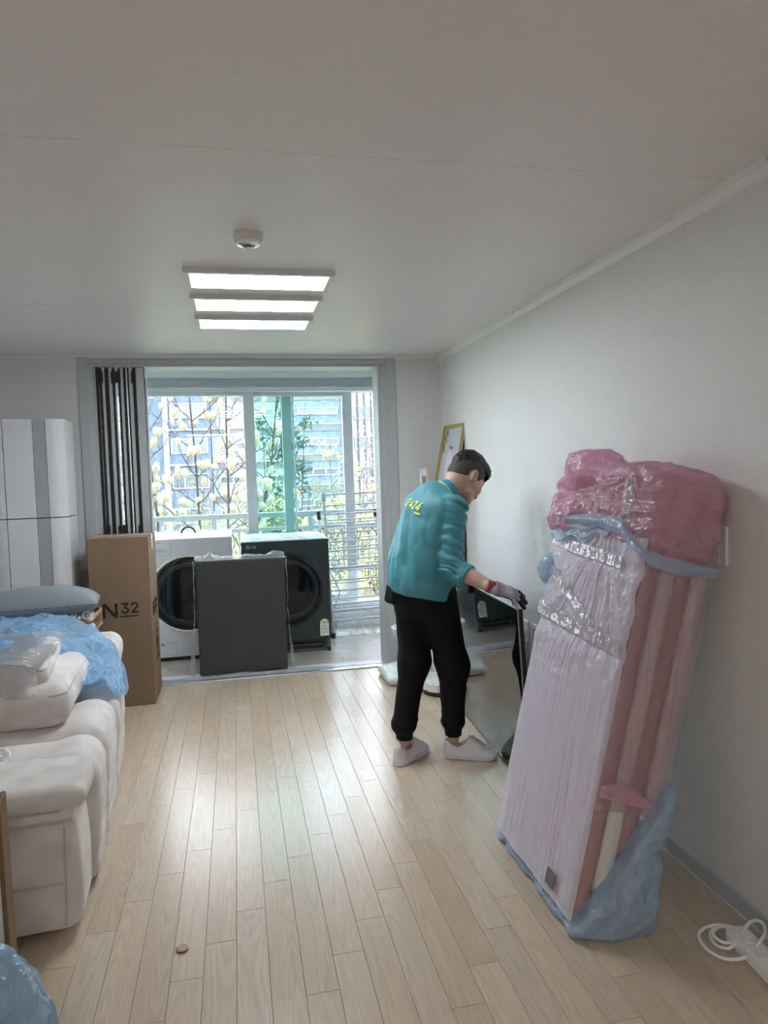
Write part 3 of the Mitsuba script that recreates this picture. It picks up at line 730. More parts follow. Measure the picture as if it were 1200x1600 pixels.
add('clothes_dryer__energy_label__bar', xf(ext(sbox(lx + 0.008, lz + 0.052, lx + lw - 0.008, lz + 0.064), 0.0014), Fd), 'mat_label_lime')
pr('print_gray', (0.25, 0.26, 0.27), 0.6)
add('clothes_dryer__energy_label__rule', xf(cat(*[ext(sbox(lx + 0.008, lz + z, lx + 0.008 + w, lz + z + 0.003), 0.0014) for z, w in ((0.088, 0.052), (0.080, 0.040), (0.072, 0.052), (0.040, 0.056), (0.031, 0.046), (0.022, 0.056), (0.010, 0.020))]), Fd), 'mat_print_gray')

# packing on the machines' tops
def crinkle(p, n, uv):
    r = 0
    for f, w in ((19.0, 1.0), (43.0, 0.5), (97.0, 0.22)):
        wob = mikit.noise(p.x * f * 0.5 + 7, p.y * f * 0.5, p.z * f * 0.5)
        r = r + w * (1 - dr.abs(2 * mikit.noise(p.x * f + wob * 2, p.y * f + wob, p.z * f) - 1))
    return r
def film(name, col, rough, st, dt, bump=0.006, **k):
    b = {'type': 'principledthin', 'base_color': {'type': 'rgb', 'value': list(col)}, 'roughness': rough, 'spec_trans': st, 'diff_trans': dt, 'eta': 1.55, **k}
    if bump:
        b = {'type': 'bumpmap', 'arbitrary': proc(crinkle, 1.2e-3), 'scale': bump, 'bsdf': b}
    scene['mat_' + name] = b
    return 'mat_' + name
film('film_clear', (0.90, 0.93, 0.95), 0.12, 0.75, 0.8)
film('film_white', (0.86, 0.90, 0.92), 0.2, 0.35, 0.9)
def sheet(fn, nu, nv, mask=None):
    """Grid mesh of fn(u, v) for u, v in 0..1; mask(u, v) drops faces; uvs are the grid's."""
    u, v = np.meshgrid(np.linspace(0, 1, nu), np.linspace(0, 1, nv), indexing='ij')
    P = fn(u, v)
    i, j = np.meshgrid(np.arange(nu - 1), np.arange(nv - 1), indexing='ij')
    q = np.stack([i * nv + j, (i + 1) * nv + j, (i + 1) * nv + j + 1, i * nv + j + 1], -1).reshape(-1, 4)
    if mask is not None:
        mk = mask(u, v).reshape(-1)
        q = q[mk[q].all(1)]
    m = trimesh.Trimesh(P.reshape(-1, 3), np.vstack([q[:, [0, 1, 2]], q[:, [0, 2, 3]]]), process=False)
    m.remove_unreferenced_vertices()
    return m
def top_film(x0, x1, y0, y1, z, amp, seed, n=70):
    def fn(u, v):
        x, y = x0 + (x1 - x0) * u, y0 + (y1 - y0) * v
        p = np.stack([x * 9, y * 9, 0 * x + seed], -1)
        return np.stack([x + 0.01 * meshkit.noise(p * 2, seed), y + 0.012 * np.sin(x * 40 + seed), z + amp * ridged(p, seed, 3)], -1)
    return sheet(fn, n, n)
add('plastic_packing', top_film(WX0 + 0.13, WX1 - 0.03, WY + 0.01, 6.35, 0.971, 0.030, 3), 'mat_film_white', True, label='crumpled clear packing film lying on top of the white washing machine', cat='plastic sheet')
hose = [(-0.40 + 0.055 * math.cos(t), 6.15, 0.985 + 0.055 * math.sin(t)) for t in np.linspace(0.15, math.pi - 0.15, 9)]
add('drain_hose', tube(spline([(-0.345, 6.30, 0.99)] + hose + [(-0.47, 6.3, 0.99)], 4), 0.007, 8), 'mat_black_rubber', True, label='black hose loop on top of the white washing machine', cat='hose')
add('plastic_packing_001', top_film(DX0 + 0.02, DX1 - 0.02, DY + 0.012, 6.40, 0.926, 0.014, 8), 'mat_film_white', True, label='flat pale packing film on top of the dark dryer', cat='plastic sheet')
for k, (x0, x1, y0, y1) in enumerate(((0.10, 0.28, 5.78, 5.98), (0.31, 0.52, 5.80, 6.0), (0.54, 0.69, 5.77, 5.92))):
    o = sbox(x0, y0, x1, y1).buffer(-0.01).buffer(0.01)
    m = ext(o.difference(o.buffer(-0.008)), 0.004); m.apply_translation((0, 0, 0.942))
    add(num('plastic_packing_001__fold'), m, 'mat_white_plastic')

# ------------------------------------------------------------------ grey panel in film, leaning on the machines
pr('panel_gray', (0.048, 0.050, 0.052), 0.55, specular=0.35)
thing('grey_panel', 'flat dark grey padded panel in clear film standing on the door sill', 'panel')
GP = (-0.306, 0.330, 5.252, 5.312, 0.012, 0.846)
add('grey_panel__board', surfnet(lambda P: s_box(P, ((GP[0] + GP[1]) / 2, (GP[2] + GP[3]) / 2, (GP[4] + GP[5]) / 2), ((GP[1] - GP[0]) / 2, 0.030, (GP[5] - GP[4]) / 2), 0.012), (GP[0] - 0.02, GP[2] - 0.02, GP[4] - 0.02), (GP[1] + 0.02, GP[3] + 0.02, GP[5] + 0.02), 0.008), 'mat_panel_gray', True)
def gp_top(u, v):
    x = GP[0] - 0.004 + (GP[1] - GP[0] + 0.008) * u
    y = GP[2] - 0.004 + 0.09 * v
    p = np.stack([x * 16, y * 22, 0 * x], -1)
    z = GP[5] + 0.004 + 0.030 * ridged(p, 5, 3) * np.clip(v * 4, 0.12, 1) + 0.06 * np.exp(-((x + 0.20) / 0.025) ** 2) * np.clip(v * 2.0, 0, 1) * (1 - v * 0.5) + 0.012 * np.exp(-((x - 0.27) / 0.05) ** 2) * np.clip(v * 2, 0, 1)
    return np.stack([x, y, z], -1)
def gp_side(x, sgn, flare):
    def fn(u, v):
        z = 0.02 + (GP[5] - 0.02) * v
        y = GP[2] + 0.004 + 0.07 * u
        p = np.stack([y * 14, z * 9, 0 * z + sgn], -1)
        xx = x + sgn * (0.003 + 0.018 * ridged(p, 9, 3) + flare * (1 - v) ** 3 * (0.4 + u))
        return np.stack([xx, y, z], -1)
    return fn
add('grey_panel__film_wrap', cat(sheet(gp_top, 120, 20), sheet(gp_side(GP[1], 1, 0.035), 20, 90), sheet(gp_side(GP[0], -1, 0.05), 20, 90)), 'mat_film_clear', True)

# ------------------------------------------------------------------ drying rack
pr('rack_white', (0.46, 0.48, 0.53), 0.35, specular=0.5)
pr('rack_tube', (0.50, 0.52, 0.56), 0.3, metallic=0.4)
thing('drying_rack', 'folded white clothes drying rack with many rods beside the dark dryer', 'drying rack')
RX0, RX1 = 0.800, 1.360
def rk(z):     # the folded wings lean back a little
    return 6.17 + 0.06 * z
def rx0(z):
    return 0.795 - 0.038 * z / 1.25
for xa in (0, RX1 - RX0):
    add(num('drying_rack__post'), tube([(rx0(0.03) + xa, rk(0.03), 0.03), (rx0(1.27) + xa, rk(1.27), 1.27)], 0.0125, 10), 'mat_rack_white', 40)
    add(num('drying_rack__post_cap'), xf(box((-0.019, -0.019, 0), (0.019, 0.019, 0.075), 0.005), tm(rx0(1.24) + xa, rk(1.24), 1.205)), 'mat_trim_gray')
    add(num('drying_rack__inner_leg'), tube([(rx0(0.02) + xa - 0.005, rk(0) + 0.10, 0.02), (0.732 + xa * 0.93, 6.42, 1.05)], 0.012, 10), 'mat_rack_tube', 40)
    add(num('drying_rack__leg_cap'), tube([(0.733 + xa * 0.93, 6.418, 1.035), (0.729 + xa * 0.93, 6.424, 1.11)], 0.018, 10), 'mat_black_rubber', 40)
    add(num('drying_rack__foot'), tube([(rx0(0) + xa, rk(0), 0.0), (rx0(0.04) + xa, rk(0.04), 0.045)], 0.019, 10), 'mat_black_rubber', 40)
for z, dy, r in ((1.262, 0, .008), (1.165, 0, .007), (1.09, 0.0, .008), (1.035, .03, .007), (1.01, 0, .007), (0.955, .035, .006), (0.925, 0, .007), (0.868, .035, .006), (0.845, 0, .007), (0.790, .035, .006), (0.765, 0, .007), (0.715, .035, .006), (0.685, 0, .007),
                 (0.640, .035, .006), (0.612, 0.0, .013), (0.585, .03, .006), (0.505, 0, .007), (0.475, .035, .005), (0.415, 0, .007), (0.335, .03, .006), (0.295, 0, .007), (0.235, 0, .013), (0.255, .035, .006), (0.150, 0, .010)):
    add(num('drying_rack__rod'), tube([(rx0(z) + 0.005, rk(z) + dy, z), (rx0(z) + RX1 - RX0 - 0.005, rk(z) + dy + 0.004, z + 0.012)], r, 8), 'mat_rack_white', 40)
add('drying_rack__brace', cat(tube([(rx0(.6) + 0.01, rk(0.6) + 0.03, 0.60), (rx0(.6) + 0.10, rk(0.4) + 0.05, 0.40), (rx0(.6) + 0.015, rk(.2) + 0.03, 0.2)], 0.006, 8)), 'mat_rack_white', 40)
def rack_bag(u, v):
    x = 0.83 + 0.50 * u + 0.02 * np.sin(v * 6)
    z = 0.008 + 0.56 * v * (0.55 + 0.45 * np.sin(np.clip(u * 1.25, 0, 1) * math.pi))
    p = np.stack([x * 9, z * 9, 0 * x], -1)
    y = 6.275 + 0.05 * v + 0.05 * ridged(p, 21, 3) - 0.10 * np.exp(-v / 0.06) * (0.3 + ridged(p * 2, 4, 2))
    return np.stack([x, y, z], -1)
add('plastic_bag', sheet(rack_bag, 70, 80), 'mat_film_clear', True, label='crumpled translucent plastic bag slumped at the foot of the drying rack', cat='plastic bag')

# ------------------------------------------------------------------ television held on its edge
scene['mat_tv_screen'] = {'type': 'plastic', 'diffuse_reflectance': {'type': 'rgb', 'value': [0.006, 0.0065, 0.007]}, 'int_ior': 2.3}
pr('tv_black', (0.012, 0.012, 0.013), 0.35)
pr('tv_edge', (0.45, 0.46, 0.47), 0.25, metallic=0.8)
thing('television', 'large black flat television standing on the floor at the right wall, held by the man', 'television')
TVL, TVH = 1.49, 0.826
Mtv = tm(1.226, 2.898, 0.001) @ rotm([0, 0, 1], -2.5) @ rotm([0, 1, 0], -2.8)
add('television__screen', xf(box((-0.0012, 0.008, 0.012), (0.003, TVL - 0.008, TVH - 0.008)), Mtv), 'mat_tv_screen')
add('television__body', xf(cat(box((0, 0, 0.0), (0.024, TVL, TVH), 0.003), box((0.024, 0.2, 0.04), (0.046, TVL - 0.2, 0.45), 0.008)), Mtv), 'mat_tv_black')
add('television__edge_trim', xf(cat(box((-0.0030, -0.001, TVH - 0.002), (0.022, TVL + 0.001, TVH + 0.003), 0.001), box((-0.0030, -0.0025, 0.0), (0.0035, 0.001, TVH), 0.001)), Mtv), 'mat_tv_edge')
# ------------------------------------------------------------------ sofa
def suede(c):
    def fn(p, n, uv):
        t = meshfree(p)
        return mi.Color3f(c) * (0.90 + 0.20 * t)
    return fn
def meshfree(p):
    a = mikit.noise(p.x * 7 + 3.0, p.y * 7, p.z * 7)
    b = mikit.noise(p.x * 20 + a * 3, p.y * 15, p.z * 20)
    return smoothstep(0.25, 0.75, a * 0.55 + b * 0.45)
pr('suede', suede((0.60, 0.56, 0.535)), 0.7, specular=0.25, sheen=0.5)
pr('suede_seam', (0.50, 0.46, 0.43), 0.8)
pr('sofa_dark', (0.03, 0.028, 0.026), 0.9)
SA = math.atan(0.073)
SO = np.array([-0.512, 2.315, 0.0])
SR = np.array([[-math.sin(SA), -math.cos(SA), 0], [math.cos(SA), -math.sin(SA), 0], [0, 0, 1.0]])   # columns: along, back, up
SR = np.column_stack([[-math.sin(SA), math.cos(SA), 0], [-math.cos(SA), -math.sin(SA), 0], [0, 0, 1]])
def sofa_part(key, fn, lo, hi, h=0.012, mat='mat_suede'):
    m = surfnet(fn, lo, hi, h)
    m.vertices = SO + m.vertices @ SR.T
    if np.linalg.det(SR) < 0:
        m.invert()
    add(key, m, mat, True)
    return m
def puff(P, c, half, rad, bulge, seed, amp=0.006):
    d = s_box(P, c, half, rad)
    q = (P - np.asarray(c)) / np.asarray(half)
    d = d - bulge * np.clip(1 - q[:, 0] ** 2, 0, 1) * np.clip(1 - q[:, 1] ** 2 * 0.7, 0, 1)
    return d + amp * (meshkit.fbm(P * 9 + seed, 3) - 0.5) * 2
thing('sofa', 'long cream suede sofa along the left wall with loose cushions piled on it', 'sofa')
DEP = 0.96
sofa_part('sofa__base', lambda P: s_box(P, (1.02, 0.50, 0.20), (1.00, 0.42, 0.15), 0.03), (-0.05, 0.0, 0.0), (2.1, 1.0, 0.4), 0.02)
# near arm: body, two seam bands and a soft pad on top that overhangs
def arm_body(P):
    d = s_box(P, (0.145, 0.52, 0.215), (0.135, 0.50, 0.180), 0.045)
    return d - 0.012 * np.clip(1 - ((P[:, 2] - 0.18) / 0.2) ** 2, 0, 1) + 0.004 * (meshkit.fbm(P * 8, 3) - 0.5)
sofa_part('sofa__arm', arm_body, (-0.06, -0.06, 0.0), (0.34, 1.1, 0.42))
sofa_part('sofa__arm__band', lambda P: s_box(P, (0.145, 0.53, 0.412), (0.142, 0.505, 0.026), 0.02), (-0.05, -0.03, 0.34), (0.33, 1.1, 0.48), 0.008)
sofa_part('sofa__arm__pad', lambda P: puff(P, (0.145, 0.525, 0.462), (0.155, 0.54, 0.038), 0.036, 0.008, 3), (-0.07, -0.07, 0.38), (0.36, 1.12, 0.53), 0.010)
# stitched seams of the near face
add('sofa__seam', cat(*[xf(tube([(s, d0, z), (s, 0.5, z), (s, d1, z)], 0.0025, 6), np.vstack([np.column_stack([SR, SO]), [0, 0, 0, 1]])) for s, d0, d1, z in ((-0.001, 0.06, 1.0, 0.426), (-0.001, 0.06, 1.0, 0.392), (-0.0075, 0.06, 1.0, 0.20))] +
    [xf(tube([(-0.003, 0.050, 0.375), (-0.0078, 0.052, 0.18), (-0.001, 0.058, 0.06)], 0.0025, 6), np.vstack([np.column_stack([SR, SO]), [0, 0, 0, 1]]))]), 'mat_suede_seam', True)
s0 = [0.285, 0.60, 1.075, 1.55]
for k in range(3):
    a, b = s0[k], s0[k + 1]
    c, hw = (a + b) / 2, (b - a) / 2
    key = num('sofa__seat_cushion')
    def seat(P, c=c, hw=hw, k=k):
        d = puff(P, (c, 0.47, 0.335), (hw, 0.47, 0.125), 0.085, 0.022, 11 + k, 0.007)
        # the front rolls over and hangs down, drawn in towards the bottom
        d2 = puff(P, (c, 0.045 + 0.02, 0.27), (hw * 0.985, 0.075, 0.185), 0.07, 0.022, 21 + k, 0.007)
        return smin(d, d2, 0.06)
    sofa_part(key, seat, (a - 0.05, -0.07, 0.04), (b + 0.05, 1.0, 0.52))
    key = num('sofa__front_panel')
    sofa_part(key, lambda P, c=c, hw=hw, k=k: puff(P, (c + 0.01, 0.050, 0.13), (hw * 1.0, 0.055, 0.105), 0.045, 0.016, 31 + k, 0.005), (a - 0.05, -0.06, 0.0), (b + 0.06, 0.16, 0.27))
sofa_part('sofa__arm_001', lambda P: smin(puff(P, (1.74, 0.52, 0.30), (0.185, 0.50, 0.275), 0.085, 0.02, 41, 0.006), puff(P, (1.74, 0.53, 0.53), (0.19, 0.52, 0.07), 0.065, 0.01, 43, 0.004), 0.04), (1.5, -0.05, 0.0), (1.98, 1.1, 0.66))
sofa_part('sofa__backrest', lambda P: puff(P, (1.0, 1.0, 0.45), (0.95, 0.10, 0.40), 0.08, 0.02, 51), (0.0, 0.85, 0.0), (2.0, 1.16, 0.92), 0.02)
for s, d in ((0.12, 0.15), (0.12, 0.85), (1.85, 0.15), (1.85, 0.85)):
    p = SO + SR @ np.array([s, d, 0])
    add(num('sofa__foot'), xf(lathe([(0, 0), (0.022, 0), (0.027, 0.06), (0, 0.06)], 16), tm(*p)), 'mat_sofa_dark')

# loose cushions stacked on the seat
def loose(key, c, half, rad, yaw, seed, label, tilt=0.0, pipe=True, mat='mat_suede', h=0.010, bulge=0.018):
    R = rotm([0, 0, 1], yaw)[:3, :3] @ rotm([0, 1, 0], tilt)[:3, :3]
    hx = np.array(half)
    def fn(P):
        q = (P - np.asarray(c)) @ R
        return puff(q, (0, 0, 0), hx, rad, bulge, seed, 0.008)
    e = np.abs(R) @ (hx + 0.06)
    add(key + '__cover' if pipe else key, surfnet(fn, np.asarray(c) - e, np.asarray(c) + e, h), mat, True)
    if pipe:
        thing(key, label, 'cushion', 'loose cushions piled on the sofa')
        for z in (hx[2] * 0.62,):
            cor = sbox(-hx[0] + rad * 0.25, -hx[1] + rad * 0.25, hx[0] - rad * 0.25, hx[1] - rad * 0.25).buffer(-rad * 0.6).buffer(rad * 0.72)
            xy = np.array(cor.exterior.coords)
            p = np.c_[xy, np.full(len(xy), z)]
            q = p.copy()
            for it in range(12):      # slide the piping onto the cover's surface
                d = fn(np.asarray(c) + q @ R.T)
                n_ = q.copy(); n_[:, 2] = 0
                n_ /= np.linalg.norm(n_, axis=1, keepdims=True)
                q = q - n_ * d[:, None] * 0.8
            add(key + '__piping', tube(np.asarray(c) + q @ R.T, 0.0035, 6, False), 'mat_suede_seam', True)
loose('cushion', (-1.13, 3.27, 0.562), (0.43, 0.34, 0.082), 0.070, 4, 61, 'large cream loose cushion lying on the sofa, lowest of the pile', 1.2)
loose('cushion_001', (-1.22, 3.28, 0.672), (0.42, 0.32, 0.045), 0.042, 8, 71, 'flatter cream cushion under the plastic, on top of the lowest cushion', 0.8)

# plastic over the pile
film('film_blue', (0.42, 0.69, 0.98), 0.08, 0.36, 0.5, 0.010)
film('film_milky', (0.90, 0.90, 0.91), 0.08, 0.66, 0.9, 0.008)
def sst(a, b, x):
    t = np.clip((x - a) / (b - a), 0, 1)
    return t * t * (3 - 2 * t)
def pile(x, y):
    """Height of what the plastic lies on: the cushions, then the seat and the far arm of the sofa."""
    side = sst(-0.66 + 0.03 * np.sin(y * 7), -0.98, x)
    seat = 0.505 + 0.105 * sst(3.72, 3.88, y)
    back = sst(3.64, 3.80, y)
    top = 0.715 - 0.02 * sst(3.3, 3.1, y) - 0.01 * back
    return seat + (top - seat) * side - 0.16 * sst(-0.62, -0.53, x)
def drape(x0, x1, y0, y1, lift, amp, seed, sc, n=150, front=None):
    def fn(u, v):
        x, y = x0 + (x1 - x0) * u, y0 + (y1 - y0) * v
        wob = 0.05 * (meshkit.fbm(np.stack([x * 5, y * 5, 0 * x + seed], -1), 3) - 0.5)
        p = np.stack([(x * 0.8 + y * 0.5 + wob) * sc, (y * 0.6 - x * 0.3 + wob) * sc * 1.7, 0 * x + seed], -1)
        r = ridged(p, seed, 4)
        z = pile(x + wob, y + wob) + lift + amp * (r - 0.2)
        return np.stack([x + 0.02 * (meshkit.noise(p * 1.3, seed + 5) - 0.5), y + 0.02 * (meshkit.noise(p * 1.3, seed + 6) - 0.5), z], -1)
    return fn
def blob_mask(cx, cy, rx, ry, seed, x0, x1, y0, y1):
    def mk(u, v):
        x, y = x0 + (x1 - x0) * u, y0 + (y1 - y0) * v
        a = np.arctan2(y - cy, x - cx)
        r = np.sqrt(((x - cx) / rx) ** 2 + ((y - cy) / ry) ** 2)
        return r < 1 + 0.14 * (meshkit.noise(np.stack([np.cos(a) * 3, np.sin(a) * 3, 0 * a + seed], -1), seed) - 0.5) * 2
    return mk
bx = (-1.62, -0.50, 3.08, 4.12)
add('blue_plastic_sheet', sheet(drape(*bx, 0.010, 0.072, 7, 6.5), 300, 300, blob_mask(-1.06, 3.56, 0.455, 0.48, 2, *bx)), 'mat_film_blue', True, label='crumpled translucent blue plastic draped over the cushion pile on the sofa', cat='plastic sheet')
cx_ = (-1.62, -0.785, 2.90, 3.45)
def clear_drape(u, v):
    x = cx_[0] + (cx_[1] - cx_[0]) * u
    y = np.where(v < 0.35, 2.925 + 0.03 * np.sin(u * 9), 2.93 + (v - 0.35) * 0.85)
    z = np.where(v < 0.35, 0.610 + (0.735 - 0.610) * v / 0.35, 0.738 + 0.03 * (v - 0.35))
    p = np.stack([x * 7 + v * 3, v * 5 - x * 2, 0 * x + 3], -1)
    r = ridged(p, 13, 4)
    return np.stack([x + 0.015 * r, y - 0.045 * (r - 0.2), z + 0.035 * (r - 0.25) - 0.02 * sst(-0.88, -0.79, x)], -1)
add('clear_plastic_bag', sheet(clear_drape, 150, 150), 'mat_film_milky', True, label='crumpled clear plastic bag around the upper cushion, below the blue plastic', cat='plastic bag')

# grey pillow, basket
pr('linen_gray', (0.215, 0.235, 0.255), 0.8, specular=0.2, sheen=0.4)
pr('linen_seam', (0.10, 0.11, 0.12), 0.8)
PC, PRt = np.array([-1.085, 4.24, 0.768]), rotm([0, 0, 1], 8)[:3, :3] @ rotm([1, 0, 0], -4)[:3, :3]
def pillow(P):
    q = (P - PC) @ PRt
    a, b = np.abs(q[:, 0]) / 0.30, np.abs(q[:, 1]) / 0.27
    corner = 1 - 0.10 * (1 - a ** 2).clip(0) - 0.0
    th = 0.098 * np.clip(1 - a ** 2.6, 0, 1) ** 0.55 * np.clip(1 - b ** 2.6, 0, 1) ** 0.55 + 0.002
    th = th * (1 + 0.22 * (meshkit.fbm(q * [9, 7, 7], 3) - 0.5))
    d = np.maximum(np.abs(q[:, 2]) - th, np.maximum(a - 1, b - 1) * 0.28)
    return d * 0.75
thing('pillow', 'grey linen pillow resting on the rattan basket at the end of the sofa', 'pillow')
add('pillow__cover', surfnet(pillow, PC - [0.36, 0.33, 0.14], PC + [0.36, 0.33, 0.14], 0.007), 'mat_linen_gray', True)
ring = [(0.297 * sx, 0.267 * sy) for sx, sy in ((-1, -1), (0, -1), (1, -1), (1, 0), (1, 1), (0, 1), (-1, 1), (-1, 0), (-1, -1))]
add('pillow__piping', tube(np.array([PC + PRt @ np.array([x, y, 0]) for x, y in np.array(LineString(ring).segmentize(0.05).coords)]), 0.0035, 6, False), 'mat_linen_seam', True)
pr('rattan', (0.36, 0.235, 0.125), 0.6)
pr('cotton', (0.70, 0.69, 0.66), 0.85)
thing('rattan_basket', 'tan rattan basket with a looped handle holding white knitting, behind the blue plastic', 'basket')
bkx0, bkx1, bky0, bky1, bz0, bz1 = -1.36, -0.792, 4.04, 4.40, 0.612, 0.704
rim = np.array(sbox(bkx0, bky0, bkx1, bky1).buffer(-0.05).buffer(0.05).exterior.segmentize(0.03).coords)
for z, r in ((bz1, 0.007), (bz1 - 0.012, 0.006), (bz0 + 0.01, 0.007)):
    add(num('rattan_basket__rim'), tube(np.c_[rim, np.full(len(rim), z)], r, 6, False), 'mat_rattan', True)
for k in range(0, len(rim) - 1, 2):
    a, b = rim[k], rim[(k + 2) % (len(rim) - 1)]
    add(num('rattan_basket__weave'), cat(tube([(a[0], a[1], bz1), ((a[0] + b[0]) / 2, (a[1] + b[1]) / 2, bz0 + 0.05), (a[0], a[1], bz0)], 0.003, 5), tube([(b[0], b[1], bz1), ((a[0] + b[0]) / 2, (a[1] + b[1]) / 2, bz0 + 0.05), (b[0], b[1], bz0)], 0.003, 5)), 'mat_rattan', True)
add('rattan_basket__floor', box((bkx0 + 0.01, bky0 + 0.01, bz0 - 0.004), (bkx1 - 0.01, bky1 - 0.01, bz0 + 0.004)), 'mat_rattan')
hd = [(-1.20, bky0 - 0.006, bz1 - 0.01), (-1.195, bky0 - 0.01, bz1 + 0.042), (-1.165, bky0 - 0.012, bz1 + 0.058), (-1.11, bky0 - 0.012, bz1 + 0.056), (-1.08, bky0 - 0.01, bz1 + 0.040), (-1.072, bky0 - 0.006, bz1 - 0.01)]
add('rattan_basket__handle', tube(spline(hd, 6), 0.008, 8), 'mat_rattan', True)
rng = np.random.default_rng(3)
kn = []
for k in range(70):
    c = np.array([rng.uniform(-0.97, -0.80), rng.uniform(4.03, 4.2), rng.uniform(0.68, 0.722)])
    kn.append(xf(trimesh.creation.icosphere(2, rng.uniform(0.008, 0.014)), tm(*c)))
for k in range(12):
    c = np.array([rng.uniform(-0.91, -0.80), rng.uniform(4.02, 4.1), rng.uniform(0.695, 0.73)])
    t = np.linspace(0, 2 * math.pi, 13)
    kn.append(tube(np.c_[c[0] + 0.022 * np.cos(t), c[1] + 0.01 * np.sin(t), c[2] + 0.018 * np.sin(t)], 0.004, 6, False))
kn.append(xf(trimesh.creation.icosphere(2, 0.014), tm(-0.775, 4.0, 0.675)))
add('white_knitting', cat(*kn), 'mat_cotton', True, label='white knotted cotton knitting hanging out of the rattan basket', cat='knitting', kind='stuff')

# white cable ring at the left edge of the seat
t = np.linspace(0, 2 * math.pi, 25)
add('white_cable_loop', cat(tube(np.c_[-0.835 + 0.035 * np.cos(t), 2.62 + 0.03 * np.sin(t), 0.502 + 0.012 * np.sin(t * 2)], 0.006, 8, False), tube(np.c_[-0.85 + 0.03 * np.cos(t), 2.66 + 0.03 * np.sin(t), 0.505 + 0.004 * np.sin(t * 2)], 0.006, 8, False)), 'mat_white_plastic', True, label='small white cable loop lying on the sofa at the left edge', cat='cable')

# furniture board and blue bag at the lower left
pr('board_face', (0.60, 0.555, 0.51), 0.5)
pr('board_edge', (0.16, 0.095, 0.04), 0.6)
thing('board', 'upright pale board with a brown edge at the left border beside the sofa arm', 'board')
Mb = tm(-0.628, 1.98, 0) @ rotm([0, 1, 0], -0.6) @ rotm([0, 0, 1], 5)
add('board__panel', xf(box((-0.60, -0.002, 0.0), (-0.012, 0.018, 0.615), 0.002), Mb), 'mat_board_face')
add('board__edge', xf(box((-0.012, 0.0, 0.0), (0.0, 0.075, 0.615), 0.002), Mb), 'mat_board_edge')
film('film_blue_pale', (0.60, 0.77, 0.94), 0.10, 0.58, 0.6, 0.010)
BC = np.array([-0.73, 1.71, 0.19])
def bluebag(P):
    q = (P - BC)
    d = s_ell(P, BC, (0.235, 0.20, 0.20))
    d = smin(d, s_ell(P, BC + [0.12, -0.03, -0.10], (0.14, 0.12, 0.07)), 0.05)
    d = np.maximum(d, -(P[:, 2] - 0.004))
    return d - 0.075 * (ridged(P * [5, 5, 4] + 3, 3, 3) - 0.45) - 0.02 * (ridged(P * [17, 17, 12], 8, 2) - 0.45)
add('blue_plastic_bag', surfnet(bluebag, BC - [0.34, 0.3, 0.19], BC + [0.34, 0.3, 0.28], 0.008), 'mat_film_blue_pale', True, label='puffed light blue plastic bag on the floor at the lower left corner', cat='plastic bag')

# ------------------------------------------------------------------ folded play mat wrapped in plastic
pr('mat_pink', (0.43, 0.265, 0.268), 0.6, specular=0.3)
pr('mat_white', (0.62, 0.605, 0.575), 0.6, specular=0.3)
AN = math.radians(14.0)
EL, EN = np.array([math.sin(AN), 0, math.cos(AN)]), np.array([math.cos(AN), 0, -math.sin(AN)])
BO = np.array([0.957, 0, 0.062])
YN, YF, LEN, TH = 1.965, 2.555, 1.39, 0.057
def bw(n, l, y):
    return BO + np.multiply.outer(n, EN) + np.multiply.outer(l, EL) + np.multiply.outer(y, np.array([0, 1.0, 0]))
thing('wrapped_play_mat', 'tall folded pink and white play mat wrapped in plastic, leaning on the right wall', 'play mat')
Rb = np.column_stack([EN, [0, 1, 0], EL])
for k in range(4):
    half = (TH / 2 - 0.0015, (YF - YN) / 2, LEN / 2)
    def slab(P, k=k):
        d = s_box(P, (0, 0, 0), half, 0.016)
        return d + 0.006 * (meshkit.fbm(P * [4, 6, 5] + 7 * k, 3) - 0.5)
    m = surfnet(slab, (-0.05, -0.32, -0.72), (0.05, 0.32, 0.72), 0.012)
    off = (0.0, -0.008, 0.006, -0.004)[k]
    m.vertices = bw(np.array((k + 0.5) * TH), np.array(LEN / 2 + off), np.array((YN + YF) / 2 + off)) + m.vertices @ Rb.T
    m.fix_normals()
    add(num('wrapped_play_mat__fold'), m, 'mat_mat_pink' if k % 2 == 0 else 'mat_mat_white', True)
film('film_lavender', (0.87, 0.85, 0.96), 0.12, 0.27, 0.5, 0.0035)
film('film_pink_thin', (0.97, 0.86, 0.93), 0.12, 0.84, 0.6, 0.003)
film('film_pink', (0.96, 0.67, 0.80), 0.10, 0.52, 0.7, 0.007)
film('film_blue_wrap', (0.64, 0.80, 0.97), 0.11, 0.46, 0.6, 0.005)
film('film_tape', (0.86, 0.83, 0.86), 0.07, 0.62, 0.5, 0.003)
